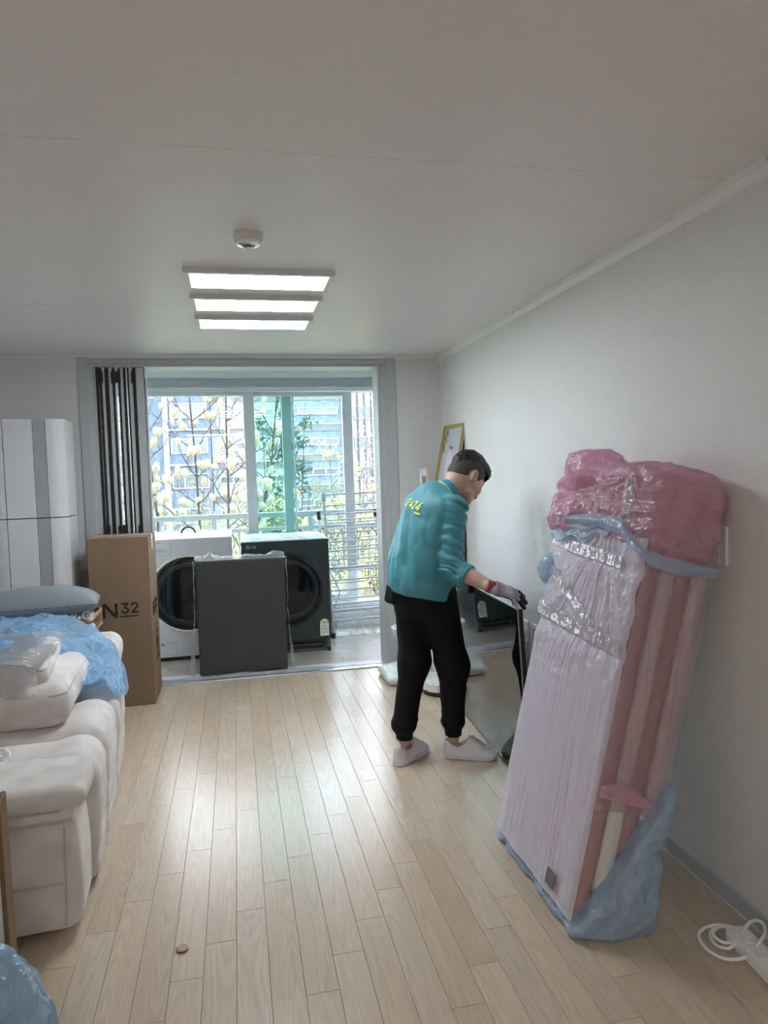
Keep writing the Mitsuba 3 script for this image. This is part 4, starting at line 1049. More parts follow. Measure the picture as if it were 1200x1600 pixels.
def front_film(u, v):          # u from the far (left) edge to the near edge and round it, v upwards
    y = YF + 0.012 - (YF - YN + 0.020) * u
    l = -0.012 + (LEN - 0.02) * v
    low = 1 - sst(0.42, 0.62, v)
    fan = (u - 0.62) * (0.35 + 0.65 * np.abs(v - 0.86) / 0.86) / 0.62     # folds run together at the tape
    wv = meshkit.fbm(np.stack([u * 3, v * 2.2, 0 * u], -1), 2, 8)
    pleat = 0.75 * ridged(np.stack([u * 6.5 + v * 1.8 * (1 - u) + wv * 1.6, v * 0.9, 0 * u], -1), 3, 2) * (0.3 + 1.2 * wv) + 0.25 * ridged(np.stack([u * 24 + wv * 2, v * 1.4, 0 * u + 4], -1), 5, 2)
    fanp = ridged(np.stack([np.arctan2(u - 0.62, np.abs(v - 0.865) * 0.9 + 0.05) * 6.5, v * 1.4, 0 * u + 3], -1), 5, 3)
    cr = ridged(np.stack([u * 9, v * 17, 0 * u + 5], -1), 9, 4)
    h = 0.002 + low * 0.013 * pleat + (1 - low) * (0.012 * fanp + 0.012 * cr)
    tape = np.exp(-((v - 0.795 - 0.02 * (1 - u)) / 0.018) ** 2) + np.exp(-((v - 0.605) / 0.02) ** 2)
    h = h * (1 - 0.55 * np.clip(tape, 0, 1)) + 0.004
    edge = np.clip((u - 0.965) / 0.035, 0, 1)
    return bw(-h + 0.010 * edge ** 2, l, y)
add('wrapped_play_mat__front_film', sheet(front_film, 190, 330, lambda u, v: v < 0.875), 'mat_film_lavender', True)
def near_film(u, v):           # u from the front edge to the wall side, v upwards
    n = -0.012 + (4 * TH + 0.014) * u
    l = 0.34 + (LEN - 0.36) * v
    cr = ridged(np.stack([u * 6 + v * 3, v * 11, 0 * u + 2], -1), 19, 4)
    return bw(n, l, YN - 0.008 - 0.016 * cr)
add('wrapped_play_mat__side_film', sheet(near_film, 80, 240, lambda u, v: v < 0.84), 'mat_film_pink_thin', True)
# a pink band across the side film
def band(u, v):
    n = -0.008 + (4 * TH + 0.012) * u
    l = 0.385 + (0.035 + 0.02 * np.sin(u * 5)) * v - 0.03 * u
    return bw(n, l, YN - 0.026 - 0.004 * ridged(np.stack([u * 8, v * 5, 0 * u], -1), 4, 3))
add('wrapped_play_mat__side_band', sheet(band, 50, 16), 'mat_film_pink', True)
# pink bag over the top
def lb(P):
    q = P - BO
    return np.stack([q @ EN, q[:, 1], q @ EL], -1)
def pinkbag(P):
    q = lb(P)
    low = 1.18 - 0.09 * sst(2.15, 1.97, q[:, 1])
    d = s_box(q, (0.106, 2.255, 1.262), (0.118, 0.305, 0.135), 0.05)
    d = smin(d, s_ell(q, (0.04, 2.47, 1.425), (0.10, 0.11, 0.060)), 0.06)
    d = smin(d, s_ell(q, (0.02, 2.57, 1.30), (0.07, 0.06, 0.07)), 0.05)
    d = smin(d, s_ell(q, (0.10, 2.16, 1.395), (0.12, 0.16, 0.035)), 0.05)
    d = smin(d, s_ell(q, (-0.015, 2.52, 1.21), (0.045, 0.09, 0.05)), 0.04)
    d = smax(d, low - q[:, 2], 0.02)
    w = meshkit.fbm(q * 7, 2)
    r = ridged(np.stack([q[:, 0] * 9 + w * 2, q[:, 1] * 8, q[:, 2] * 15 + w], -1), 31, 3)
    r2 = ridged(np.stack([q[:, 0] * 26 + w * 3, q[:, 1] * 22 - w * 2, q[:, 2] * 34], -1), 37, 2)
    notch = 0.022 * np.exp(-((q[:, 2] - 1.335 + 0.1 * (q[:, 1] - 2.4)) / 0.018) ** 2) * sst(2.25, 2.45, q[:, 1])
    d = d - 0.034 * (r - 0.42) - 0.009 * (r2 - 0.45) + notch
    return np.maximum(d, P[:, 0] - (XR - 0.006))
c0 = bw(np.array(0.11), np.array(1.28), np.array(2.26))
add('wrapped_play_mat__pink_bag', surfnet(pinkbag, c0 - [0.30, 0.45, 0.30], c0 + [0.30, 0.45, 0.32], 0.0052), 'mat_film_pink', 35)
# clear tape
def strip(key, path, w, lift, across, mat='mat_film_tape', n=60, rough=0.004, ragged=0.0):
    """Tape along path (n, l, y) in the mat's own directions; across is the direction of its width."""
    p = spline(path, n // max(1, len(path) - 1))
    A = np.asarray(across, float)
    v = np.linspace(-0.5, 0.5, 13)
    s_ = np.linspace(0, 1, len(p))
    ws = w * (1 + ragged * 2 * (meshkit.fbm(np.stack([s_ * 9, 0 * s_, 0 * s_], -1), 2, 4) - 0.5))
    q = p[:, None] + A * ws[:, None, None] * v[None, :, None]
    r = ridged(np.stack([q[..., 2] * 40, q[..., 1] * (14 if ragged == 0 else 38), q[..., 0] * 40], -1), 8, 3)
    q = q.copy()
    L_ = np.asarray(lift, float)
    roll = rough * 2.5 * (1 - (2 * v[None, :]) ** 2) * (ragged > 0)
    q = q + L_ * (rough * r + roll)[..., None]
    P = bw(q[..., 0], q[..., 1], q[..., 2])
    nu, nv = P.shape[:2]
    i, j = np.meshgrid(np.arange(nu - 1), np.arange(nv - 1), indexing='ij')
    f = np.stack([i * nv + j, (i + 1) * nv + j, (i + 1) * nv + j + 1, i * nv + j + 1], -1).reshape(-1, 4)
    add(key, trimesh.Trimesh(P.reshape(-1, 3), np.vstack([f[:, [0, 1, 2]], f[:, [0, 2, 3]]]), process=False), mat, True)
strip('wrapped_play_mat__tape', [(-0.022, 1.135, 2.575), (-0.024, 1.115, 2.4), (-0.024, 1.105, 2.2), (-0.024, 1.095, 2.06)], 0.040, (-1, 0, 0), (0, 1, 0))
strip('wrapped_play_mat__tape_001', [(-0.022, 0.865, 2.575), (-0.026, 0.855, 2.4), (-0.026, 0.845, 2.2), (-0.024, 0.835, 1.97)], 0.050, (-1, 0, 0), (0, 1, 0))
strip('wrapped_play_mat__tape_002', [(-0.023, 1.03, 2.575), (-0.026, 0.96, 2.38), (-0.028, 0.89, 2.2), (-0.026, 0.84, 2.06)], 0.035, (-1, 0, 0), (0, 1, 0))
def tape3(u, v):          # laid onto the pink bag: slides along the mat's normal until it meets the bag
    y, l = 2.085 + 0.055 * (u - 0.5) + 0.02 * v, 1.215 + 0.165 * v
    P = bw(0 * u - 0.10, l, y)
    sh_ = P.shape
    P = P.reshape(-1, 3)
    for _ in range(60):
        P = P + EN * np.clip(pinkbag(P) * 0.6, -0.02, 0.02)[:, None]
    return (P - EN * 0.0025).reshape(sh_)
add('wrapped_play_mat__tape_003', sheet(tape3, 24, 50), 'mat_film_tape', True)
# blue bag: rolled rim under the pink bag, puffs at the far edge and the wrap round the lower corner
rimp = [(-0.03, 1.205, 2.60), (-0.045, 1.215, 2.42), (-0.048, 1.22, 2.22), (-0.048, 1.205, 2.07), (-0.040, 1.165, 2.0), (-0.015, 1.130, 1.935), (0.06, 1.118, 1.922), (0.15, 1.118, 1.922), (0.238, 1.122, 1.94)]
strip('wrapped_play_mat__blue_rim', rimp, 0.036, (-0.7, 0, -0.7), (0, 1, 0), 'mat_film_blue_wrap', 160, 0.007, 0.55)
def blue_patch(u, v):
    y = 2.60 - 0.44 * u
    l = 1.205 - 0.085 * (1 - u) ** 0.7 * (1 - v) + 0.045 * v * (1 - u) + 0.012 * np.sin(u * 17) * (1 - v) - 0.02 * (1 - v) * u
    fan = ridged(np.stack([v * 4.5 * (1.4 - u), u * 1.5 + v, 0 * u], -1), 6, 3)
    return bw(-0.022 - 0.034 * fan * (1 - 0.5 * u) + 0.03 * np.clip(0.12 - u, 0, 1) / 0.12, l, y)
add('wrapped_play_mat__blue_film', sheet(blue_patch, 70, 40), 'mat_film_blue_wrap', True)
def puffs(P):
    q = lb(P)
    d = s_ell(q, (-0.005, 2.585, 1.015), (0.04, 0.05, 0.055))
    d = smin(d, s_ell(q, (0.02, 2.575, 0.88), (0.03, 0.025, 0.09)), 0.02)
    return d - 0.016 * (ridged(q * 16, 12, 3) - 0.4)
c1 = bw(np.array(0.0), np.array(0.95), np.array(2.58))
add('wrapped_play_mat__blue_puff', surfnet(puffs, c1 - [0.12, 0.1, 0.2], c1 + [0.12, 0.1, 0.18], 0.005), 'mat_film_blue_wrap', True)
def wrapb(P):
    q = lb(P)
    n, y, l = q[:, 0], q[:, 1], q[:, 2]
    d = s_box(q, (0.12, 2.25, 0.20), (0.122, 0.325, 0.24), 0.03)
    d = smin(d, s_ell(q, (0.15, 1.945, 0.05), (0.085, 0.05, 0.10)), 0.04)
    cut = (l - (-0.085 + 0.50 * np.clip((n + 0.01) / 0.24, -1, 1.2))) * 0.8
    d = smax(d, cut, 0.02)
    w = meshkit.fbm(q * 6, 2)
    d = d - 0.036 * (ridged(np.stack([n * 9 + l * 6 + w, y * 8, l * 9 - n * 5], -1), 41, 3) - 0.40) - 0.010 * (ridged(np.stack([n * 26 - l * 12, y * 20, l * 24 + n * 14], -1), 43, 2) - 0.4)
    return np.maximum(d, 0.002 - P[:, 2])
c2 = bw(np.array(0.13), np.array(0.2), np.array(2.26))
add('wrapped_play_mat__blue_bag', surfnet(wrapb, c2 - [0.3, 0.45, 0.32], c2 + [0.3, 0.45, 0.36], 0.006), 'mat_film_blue_wrap', 35)
add('wrapped_play_mat__label', xf(box((-0.001, -0.028, 0.0), (0.001, 0.028, 0.05)), np.vstack([np.column_stack([Rb, bw(np.array(-0.021), np.array(0.02), np.array(2.09))]), [0, 0, 0, 1]])), 'mat_base_gray')
# ------------------------------------------------------------------ the man
def skinc(p, n, uv):
    t = mikit.noise(p.x * 60, p.y * 60, p.z * 60)
    return mi.Color3f(0.50, 0.315, 0.235) * (0.94 + 0.12 * t)
pr('skin', skinc, 0.45, specular=0.4)
pr('skin_lip', (0.38, 0.18, 0.15), 0.4)
def shirtc(p, n, uv):
    t = mikit.noise(p.x * 500, p.y * 500, p.z * 500)
    return mi.Color3f(0.068, 0.262, 0.310) * (0.92 + 0.16 * t)
pr('shirt', shirtc, 0.55, specular=0.35, sheen=0.3)
pr('collar', (0.040, 0.235, 0.340), 0.6)
pr('yellow_print', (0.80, 0.80, 0.10), 0.55)
pr('trousers', (0.006, 0.006, 0.0065), 0.75, specular=0.2)
pr('hair', (0.008, 0.008, 0.009), 0.45, specular=0.4)
pr('hair_short', (0.050, 0.041, 0.036), 0.7)
def glovec(p, n, uv):
    t = mikit.noise(p.x * 700, p.y * 700, p.z * 700)
    return mi.Color3f(0.33, 0.315, 0.385) * (0.88 + 0.24 * t)
pr('glove', glovec, 0.8)
pr('glove_coat', (0.012, 0.012, 0.013), 0.55)
pr('glove_cuff', (0.26, 0.055, 0.085), 0.8)
pr('shoe', (0.72, 0.70, 0.755), 0.5, specular=0.35)
pr('shoe_sole', (0.66, 0.645, 0.70), 0.55)
nrm = lambda a: np.asarray(a, float) / np.linalg.norm(a)
FW = nrm([0.94, 0.34, 0]); RT = nrm([0.34, -0.94, 0])
V = lambda *a: np.array(a, float)
rhip, lhip = V(0.930, 3.325, 0.90), V(0.862, 3.485, 0.90)
rkn, lkn = V(1.022, 3.345, 0.475), V(0.842, 3.43, 0.485)
rank, lank = V(1.022, 3.372, 0.085), V(0.775, 3.395, 0.085)
pel, chest, upc = V(0.895, 3.405, 0.90), V(0.935, 3.41, 1.13), V(0.965, 3.415, 1.27)
rsh, lsh = V(1.018, 3.275, 1.265), V(0.915, 3.55, 1.275)
rel, rwr = V(0.985, 3.225, 0.988), V(1.126, 3.050, 0.905)
lel, lwr = V(0.985, 3.72, 1.03), V(1.115, 3.70, 0.880)
HC_ = V(1.158, 3.470, 1.412)
hp = math.radians(40); FH = nrm([0.93, 0.37, 0])
hd = FH * math.cos(hp) - V(0, 0, math.sin(hp)); hu = FH * math.sin(hp) + V(0, 0, math.cos(hp)); hr = np.cross(hd, hu)
HR = np.column_stack([hd, hr, hu])
hpnt = lambda d, r, u: HC_ + HR @ V(d, r, u)
nb = V(1.005, 3.43, 1.305)
SPU = nrm(upc - pel); SPF = nrm(FW - SPU * (FW @ SPU)); SPR = np.cross(SPF, SPU)
TRK = np.column_stack([SPR, SPF, SPU])

def s_hand(P, W, D, N, S, spec, g=0.0):
    """Hand: wrist W, finger direction D, palm normal N, thumb side S; spec gives the finger directions. g thickens it (glove)."""
    D, N, S = nrm(D), nrm(N), nrm(S)
    pc = W + D * 0.052
    R = np.column_stack([D, S, N])
    d = s_box(P, pc, (0.050 + g, 0.040 + g, 0.0135 + g), 0.013 + g, R)
    d = smin(d, s_cap(P, W - D * 0.02, W + D * 0.02, 0.025 + g, 0.028 + g), 0.02)
    for k, (b, L, r, d1, d2) in enumerate(spec):
        base = W + D * (0.094 if k < 4 else 0.030) + S * b
        d1 = nrm(D * d1[0] + S * d1[1] + N * d1[2]); d2 = nrm(D * d2[0] + S * d2[1] + N * d2[2])
        m_, e_ = base + d1 * L * 0.52, base + d1 * L * 0.52 + d2 * L * 0.48
        f = np.minimum(s_cap(P, base - d1 * 0.012, m_, r + g + 0.0006, r + g), s_cap(P, m_, e_, r + g, r * 0.86 + g))
        d = smin(d, f, 0.008)
    return d
#        offset to the thumb side, length, radius, first and second direction (along D, S, N)
RH_SPEC = [(-0.034, 0.070, 0.0082, (0.62, -0.50, 0.55), (0.30, -0.40, 0.86)), (-0.012, 0.086, 0.0088, (0.92, -0.20, 0.30), (0.78, -0.16, 0.60)), (0.011, 0.092, 0.0090, (0.97, -0.02, 0.22), (0.85, 0.0, 0.52)), (0.033, 0.084, 0.0088, (0.95, 0.18, 0.22), (0.84, 0.16, 0.52)),
           (0.036, 0.070, 0.0100, (0.62, 0.70, 0.30), (0.85, 0.40, 0.34))]
RHAND = (rwr + nrm(V(1.20, -0.06, -0.30)) * 0.0, V(0.93, -0.13, -0.32), nrm(np.cross(V(0.0, 0.86, 0.48), nrm(V(0.93, -0.13, -0.32)))), nrm(np.cross(nrm(V(0.93, -0.13, -0.32)), nrm(np.cross(V(0.0, 0.86, 0.48), nrm(V(0.93, -0.13, -0.32)))))), RH_SPEC)
LH_SPEC = [(-0.032, 0.064, 0.0078, (0.75, -0.2, 0.62), (0.2, -0.1, 0.97)), (-0.011, 0.078, 0.0085, (0.78, -0.05, 0.62), (0.2, 0, 0.97)), (0.011, 0.084, 0.0088, (0.80, 0.0, 0.60), (0.2, 0, 0.97)), (0.032, 0.076, 0.0085, (0.8, 0.12, 0.58), (0.2, 0.05, 0.97)),
           (0.036, 0.066, 0.0100, (0.55, 0.75, 0.36), (0.7, 0.45, 0.5))]
LHAND = (lwr, V(0.90, -0.36, -0.24), V(-0.22, 0.05, -0.97), V(-0.35, -0.92, -0.10), LH_SPEC)

def s_head(P):
    L = (P - HC_) @ HR
    d = s_ell(L, (-0.010, 0, 0.022), (0.098, 0.077, 0.098))
    d = smin(d, s_ell(L, (0.036, 0, -0.055), (0.058, 0.058, 0.070)), 0.045)
    d = smin(d, s_ell(L, (-0.025, 0, -0.035), (0.072, 0.062, 0.06)), 0.03)
    d = smin(d, s_cap(L, (0.070, -0.014, -0.110), (0.070, 0.014, -0.110), 0.017), 0.03)
    for s in (-1, 1):
        d = smin(d, s_cap(L, (0.088, 0.012 * s, 0.012), (0.074, 0.046 * s, 0.010), 0.010, 0.009), 0.02)
        d = smin(d, s_ell(L, (0.060, 0.042 * s, -0.040), (0.030, 0.022, 0.026)), 0.03)
        d = smin(d, s_cap(L, (0.02, 0.056 * s, -0.085), (0.060, 0.030 * s, -0.112), 0.016, 0.014), 0.03)
        d = smax(d, -s_ell(L, (0.104, 0.032 * s, -0.010), (0.018, 0.016, 0.011)), 0.014)
        d = smin(d, s_ell(L, (0.081, 0.032 * s, -0.010), (0.0125, 0.015, 0.0105)), 0.006)
    d = smin(d, s_cap(L, (0.092, 0, 0.004), (0.112, 0, -0.050), 0.0085, 0.0125), 0.014)
    for s in (-1, 1):
        d = smin(d, s_ell(L, (0.101, 0.013 * s, -0.055), (0.011, 0.0085, 0.008)), 0.008)
    d = smin(d, s_ell(L, (0.094, 0, -0.078), (0.010, 0.022, 0.0065)), 0.008)
    d = smin(d, s_ell(L, (0.091, 0, -0.090), (0.011, 0.019, 0.0070)), 0.008)
    for s in (-1, 1):
        c = V(-0.012, 0.079 * s, -0.012)
        q = L - c
        ca, sa = math.cos(0.22), math.sin(0.22)
        q = np.stack([q[:, 0] * ca + q[:, 2] * sa + 0.25 * s * q[:, 1], q[:, 1], -q[:, 0] * sa + q[:, 2] * ca], -1)
        ear = s_ell(q, (0, 0, 0), (0.019, 0.0125, 0.032))
        ear = smax(ear, -s_ell(q, (0.004, 0.013 * s, 0.002), (0.011, 0.0115, 0.020)), 0.004)
        d = smin(d, ear, 0.006)
    return d
def s_neck(P):
    return smin(s_cap(P, hpnt(-0.030, 0, -0.060), nb, 0.054, 0.060), s_cap(P, nb, upc + V(0, 0, 0.0), 0.062, 0.075), 0.03)
def s_limbs(P, sh=0.0):
    d = s_cap(P, rsh, rel, 0.050 - sh, 0.040 - sh)
    d = smin(d, s_cap(P, rel, rel + (rwr - rel) * 0.35, 0.040 - sh, 0.042 - sh * 0.5), 0.02)
    d = smin(d, s_cap(P, rel + (rwr - rel) * 0.35, rwr, 0.042, 0.0265), 0.02)
    d = smin(d, np.minimum(s_cap(P, lsh, lel, 0.050 - sh, 0.040 - sh), s_cap(P, lel, lwr, 0.041 - sh, 0.0265)), 0.02)
    return d
def s_body(P):
    d = smin(s_head(P), s_neck(P), 0.03)
    t = s_ell(P, chest + V(0, 0, 0.02), (0.150, 0.095, 0.20), TRK)
    t = smin(t, s_ell(P, pel, (0.135, 0.095, 0.14), TRK), 0.06)
    t = smin(t, s_cap(P, rsh, lsh, 0.050), 0.05)
    d = smin(d, t, 0.05)
    d = smin(d, s_limbs(P, 0.008), 0.03)
    for h_, k_, a_ in ((rhip, rkn, rank), (lhip, lkn, lank)):
        d = smin(d, s_cap(P, h_, k_, 0.064, 0.045), 0.04)
        d = smin(d, s_cap(P, k_, a_ + V(0, 0, 0.02), 0.045, 0.030), 0.02)
    for a_, tdir in ((rank, nrm(V(0.239, -0.078, 0))), (lank, nrm(V(0.202, 0.169, 0)))):
        d = smin(d, s_cap(P, a_ - V(0, 0, 0.035), a_ + tdir * 0.13 - V(0, 0, 0.048), 0.026, 0.018), 0.02)
    d = smin(d, s_hand(P, *RHAND, g=-0.0022), 0.010)
    d = smin(d, s_hand(P, *LHAND, g=-0.0022), 0.010)
    return d
thing('person', 'short-haired man in a teal work shirt and black trousers steadying the television with gloved hands', 'person')
add('person__body', surfnet(s_body, (0.66, 2.94, 0.012), (1.44, 3.92, 1.56), 0.0042, 8), 'mat_skin', True)

# shirt
HEMN = nrm(V(0.24, 0.0, 1.0))
cuffc, cuffd = rel + (rwr - rel) * 0.42, nrm(rwr - rel)
def fold(P, w=1.0):
    """Soft folds: they run down the back, and across the sleeves."""
    q = (P - chest) @ TRK
    a = ridged(np.stack([q[:, 0] * 11 + q[:, 2] * 3.5, q[:, 1] * 6, q[:, 2] * 3.0], -1), 5, 2)
    b = meshkit.fbm(P * 14, 2, 3)
    return w * (0.028 * (a ** 1.4 - 0.42) + 0.008 * (b - 0.5))
def sleeve_fold(P, a, b):
    d = nrm(b - a)
    t = (P - a) @ d
    side = (P - a) @ nrm(np.cross(d, V(0.3, -0.9, 0.2)))
    n_ = meshkit.noise(P * 18, 9)
    return 0.026 * (ridged(np.stack([t * 24 + side * 11 + n_ * 0.9, side * 5, t * 0 + 1], -1), 15, 2) ** 1.4 - 0.42)
def s_shirt(P):
    t = s_ell(P, chest + TRK @ V(0, -0.010, 0.03), (0.182, 0.140, 0.235), TRK)
    t = smin(t, s_ell(P, chest + TRK @ V(0, -0.012, -0.14), (0.178, 0.150, 0.20), TRK), 0.08)
    t = smin(t, s_ell(P, pel + TRK @ V(0, -0.010, -0.02), (0.180, 0.158, 0.22), TRK), 0.10)
    t = smin(t, s_cap(P, rsh + V(-0.02, 0, 0.005), lsh + V(0, 0, 0.005), 0.066), 0.07)
    t = smin(t, s_cap(P, upc + V(-0.01, 0, 0.0), nb + V(0.01, 0, -0.012), 0.085, 0.066), 0.07)
    t = t + fold(P)
    up = smin(s_cap(P, rsh + V(0.0, -0.012, 0.0), rel, 0.068, 0.060), s_cap(P, rel, cuffc - cuffd * 0.02, 0.060, 0.051), 0.03) + sleeve_fold(P, rsh, rel)
    lf = smin(s_cap(P, lsh, lel, 0.066, 0.054), s_cap(P, lel, lel + (lwr - lel) * 0.8, 0.054, 0.040), 0.03)
    d = smin(t, smin(up, lf, 0.01), 0.010)
    hem = (pel + V(0, 0, -0.074) - P) @ HEMN + 0.006 * np.sin(P[:, 1] * 30)
    d = smax(d, hem, 0.008)
    d = smax(d, np.where(np.linalg.norm(P - cuffc, axis=1) < 0.13, (P - cuffc) @ cuffd, -1.0), 0.006)
    # the neck opening, hollow for the neck
    na = nrm(hpnt(-0.03, 0, -0.06) - nb)
    d = smax(d, np.where(np.linalg.norm(P - nb, axis=1) < 0.16, (P - nb) @ na - 0.030, -1.0), 0.01)
    return d
add('person__shirt', surfnet(s_shirt, (0.66, 3.00, 0.76), (1.24, 3.92, 1.42), 0.0055, 8), 'mat_shirt', True)
add('person__shirt__cuff', surfnet(lambda P: smax(smax(s_cap(P, cuffc - cuffd * 0.06, cuffc + cuffd * 0.05, 0.0525, 0.0485), (P - cuffc) @ cuffd - 0.012, 0.004), -(P - cuffc) @ cuffd - 0.032, 0.004), cuffc - 0.1, cuffc + 0.1, 0.004), 'mat_shirt', True)
na = nrm(hpnt(-0.03, 0, -0.06) - nb + V(0.03, 0, -0.01))
Mn = np.eye(4); e1 = nrm(np.cross(na, V(0, 1, 0))); Mn[:3, 0], Mn[:3, 1], Mn[:3, 2], Mn[:3, 3] = e1, np.cross(na, e1), na, nb + na * 0.040
col = lathe([(0.066, -0.012), (0.078, -0.018), (0.080, -0.014), (0.069, 0.036), (0.064, 0.038), (0.062, 0.034), (0.066, -0.012)], 48)
add('person__collar', xf(col, Mn), 'mat_collar', 40)
for z, r in ((-0.013, 0.0805), (-0.003, 0.0783)):
    t = np.linspace(0, 2 * math.pi, 49)
    add(num('person__collar__stripe'), xf(tube(np.c_[r * np.cos(t), r * np.sin(t), np.full(49, z)], 0.0018, 6, False), Mn), 'mat_yellow_print', True)
hp_ = lambda P: smax(np.abs(s_shirt(P)) - 0.0022, np.abs((pel + V(0, 0, -0.074) - P) @ HEMN + 0.012 + 0.006 * np.sin(P[:, 1] * 30)) - 0.013, 0.002)

def project(m, M, step=V(0, 0, -1), dist=0.25, lift=0.0042, fn=None):
    """Lay a flat drawing onto the shirt: its points slide along the drawing's normal until they meet the cloth."""
    m = m.copy(); m.apply_transform(M)
    d = M[:3, :3] @ np.asarray(step, float)
    P = m.vertices.copy()
    zl = np.zeros(len(P))
    for _ in range(90):
        s = fn(P)
        P = P + d * (np.clip(s, -0.05, 0.05) * 0.7)[:, None]
    m.vertices = P - d * lift
    return m
def flat(text, h, bold=True):
    m = meshkit.text_mesh(text, h, 0.001, bold)
    keep = m.vertices[m.faces][:, :, 2].min(1) > 0.0005
    m = trimesh.Trimesh(m.vertices, m.faces[keep]); m.remove_unreferenced_vertices()
    v, f = trimesh.remesh.subdivide_to_size(m.vertices, m.faces, 0.004)
    return trimesh.Trimesh(v, f)
logo = flat('2424', 0.041)
w_ = width(logo)
shear = np.eye(4); shear[0, 1] = 0.32
logo.apply_transform(np.diag([0.122 / w_, 1, 1, 1]) @ shear)
small_ = cat(*[trimesh.Trimesh(*trimesh.remesh.subdivide_to_size(*(lambda b: (b.vertices, b.faces))(trimesh.Trimesh([[x, 0, 0], [x + 0.011, 0, 0], [x + 0.0125, 0.010, 0], [x + 0.0015, 0.010, 0]], [[0, 1, 2], [0, 2, 3]])), 0.006)) for x in (0.108, 0.120, 0.132)])
small_.apply_translation((0, -0.018, 0))
lg = cat(logo, small_)
bc = chest + TRK @ V(-0.055, -0.25, 0.125)
Ml = np.eye(4); ru, uu = nrm(SPR * 0.985 - SPU * 0.17), nrm(SPU * 0.985 + SPR * 0.17)
Ml[:3, 0], Ml[:3, 1], Ml[:3, 2], Ml[:3, 3] = ru, uu, np.cross(ru, uu), bc
add('person__shirt__print', project(lg, Ml, fn=s_shirt), 'mat_yellow_print')

# trousers
def s_trousers(P):
    d = s_ell(P, pel + TRK @ V(0, -0.012, -0.03), (0.165, 0.135, 0.17), TRK)
    for h_, k_, a_, s in ((rhip, rkn, rank, 1), (lhip, lkn, lank, 2)):
        top = a_ + V(0, 0, 0.10)
        leg = smin(s_cap(P, h_, k_, 0.096, 0.074), s_cap(P, k_, top, 0.072, 0.055), 0.05)
        leg = leg + 0.010 * (meshkit.fbm(np.stack([P[:, 0] * 9, P[:, 1] * 9, P[:, 2] * 6], -1), 2, s) - 0.5)
        bun = np.exp(-((P[:, 2] - a_[2] - 0.105) / 0.035) ** 2)
        leg = leg - bun * 0.012 * ridged(np.stack([P[:, 0] * 8, P[:, 1] * 8, P[:, 2] * 38], -1), s, 2)
        cuff = s_cap(P, a_ + V(0, 0, 0.035), a_ + V(0, 0, 0.10), 0.042, 0.045)
        leg = smin(leg, cuff, 0.012)
        leg = smax(leg, a_[2] + 0.028 - P[:, 2], 0.006)
        d = smin(d, leg, 0.05)
    d = smin(d, s_box(P, pel + TRK @ V(-0.06, -0.128, -0.085), (0.045, 0.022, 0.05), 0.018, TRK), 0.02)
    return smax(d, (P[:, 2] - 0.985), 0.01)
add('person__trousers', surfnet(s_trousers, (0.64, 3.16, 0.09), (1.16, 3.66, 1.0), 0.006, 8), 'mat_trousers', True)

# hair: long top, short sides
def s_hair_top(P):
    L = (P - HC_) @ HR
    d = s_ell(L, (-0.006, 0, 0.034), (0.107, 0.074, 0.102))
    d = smin(d, s_ell(L, (0.062, 0, 0.078), (0.052, 0.052, 0.036)), 0.03)
    d = d - 0.008 * (ridged(np.stack([L[:, 0] * 30, L[:, 1] * 70, L[:, 2] * 40], -1), 3, 2) - 0.4)
    line = 0.052 - 0.15 * np.clip(-L[:, 0] - 0.02, 0, 1) ** 1.0 * 1.5 + 0.10 * np.clip(L[:, 0] - 0.05, 0, 1)
    line = np.where(L[:, 0] < -0.045, 0.040 - (-(L[:, 0] + 0.045)) * 2.6, line)
    line = np.where(L[:, 0] > 0.092, 0.030, line)
    cut = (line + np.abs(L[:, 1]) * 0.10 - L[:, 2])
    return smax(d, cut * 0.8, 0.006)
def s_hair_side(P):
    L = (P - HC_) @ HR
    d = s_head(P) - 0.0026
    d = smax(d, -(s_ell(L, (-0.010, 0, 0.022), (0.090, 0.068, 0.090))), 0.002)
    low = np.where(L[:, 0] > 0.0, -0.012 + np.clip(L[:, 0] - 0.030, 0, 1) * 1.3, -0.020 - 0.55 * np.clip(-L[:, 0] - 0.02, 0, 0.06))
    cut = low - L[:, 2]
    front = L[:, 0] - 0.066 - 0.30 * (L[:, 2] - 0.02)
    earcut = 0.040 - np.linalg.norm((L - V(-0.012, 0.08, -0.016)) * [1.35, 0.6, 1.0], axis=1)
    earcut2 = 0.040 - np.linalg.norm((L - V(-0.012, -0.08, -0.016)) * [1.35, 0.6, 1.0], axis=1)
    return smax(smax(smax(d, cut * 0.8, 0.003), front * 0.9, 0.003), np.maximum(earcut, earcut2) * 0.7, 0.002)
add('person__hair', surfnet(s_hair_top, HC_ - 0.17, HC_ + 0.19, 0.0038), 'mat_hair', True)
add('person__hair_sides', surfnet(s_hair_side, HC_ - 0.16, HC_ + 0.16, 0.0032), 'mat_hair_short', True)
for s in (1, -1):
    br_ = [hpnt(0.096, 0.014 * s, 0.014), hpnt(0.094, 0.028 * s, 0.020), hpnt(0.084, 0.044 * s, 0.018), hpnt(0.072, 0.054 * s, 0.010)]
    add(num('person__eyebrow'), tube(spline(br_, 5), np.r_[np.linspace(0.0035, 0.0045, 8), np.linspace(0.0045, 0.002, 8)], 6), 'mat_hair', True)
    ey = [hpnt(0.0925, 0.020 * s, -0.0155), hpnt(0.0945, 0.032 * s, -0.0175), hpnt(0.087, 0.045 * s, -0.0140)]
    add(num('person__eyelash'), tube(spline(ey, 5), 0.0018, 6), 'mat_hair', True)
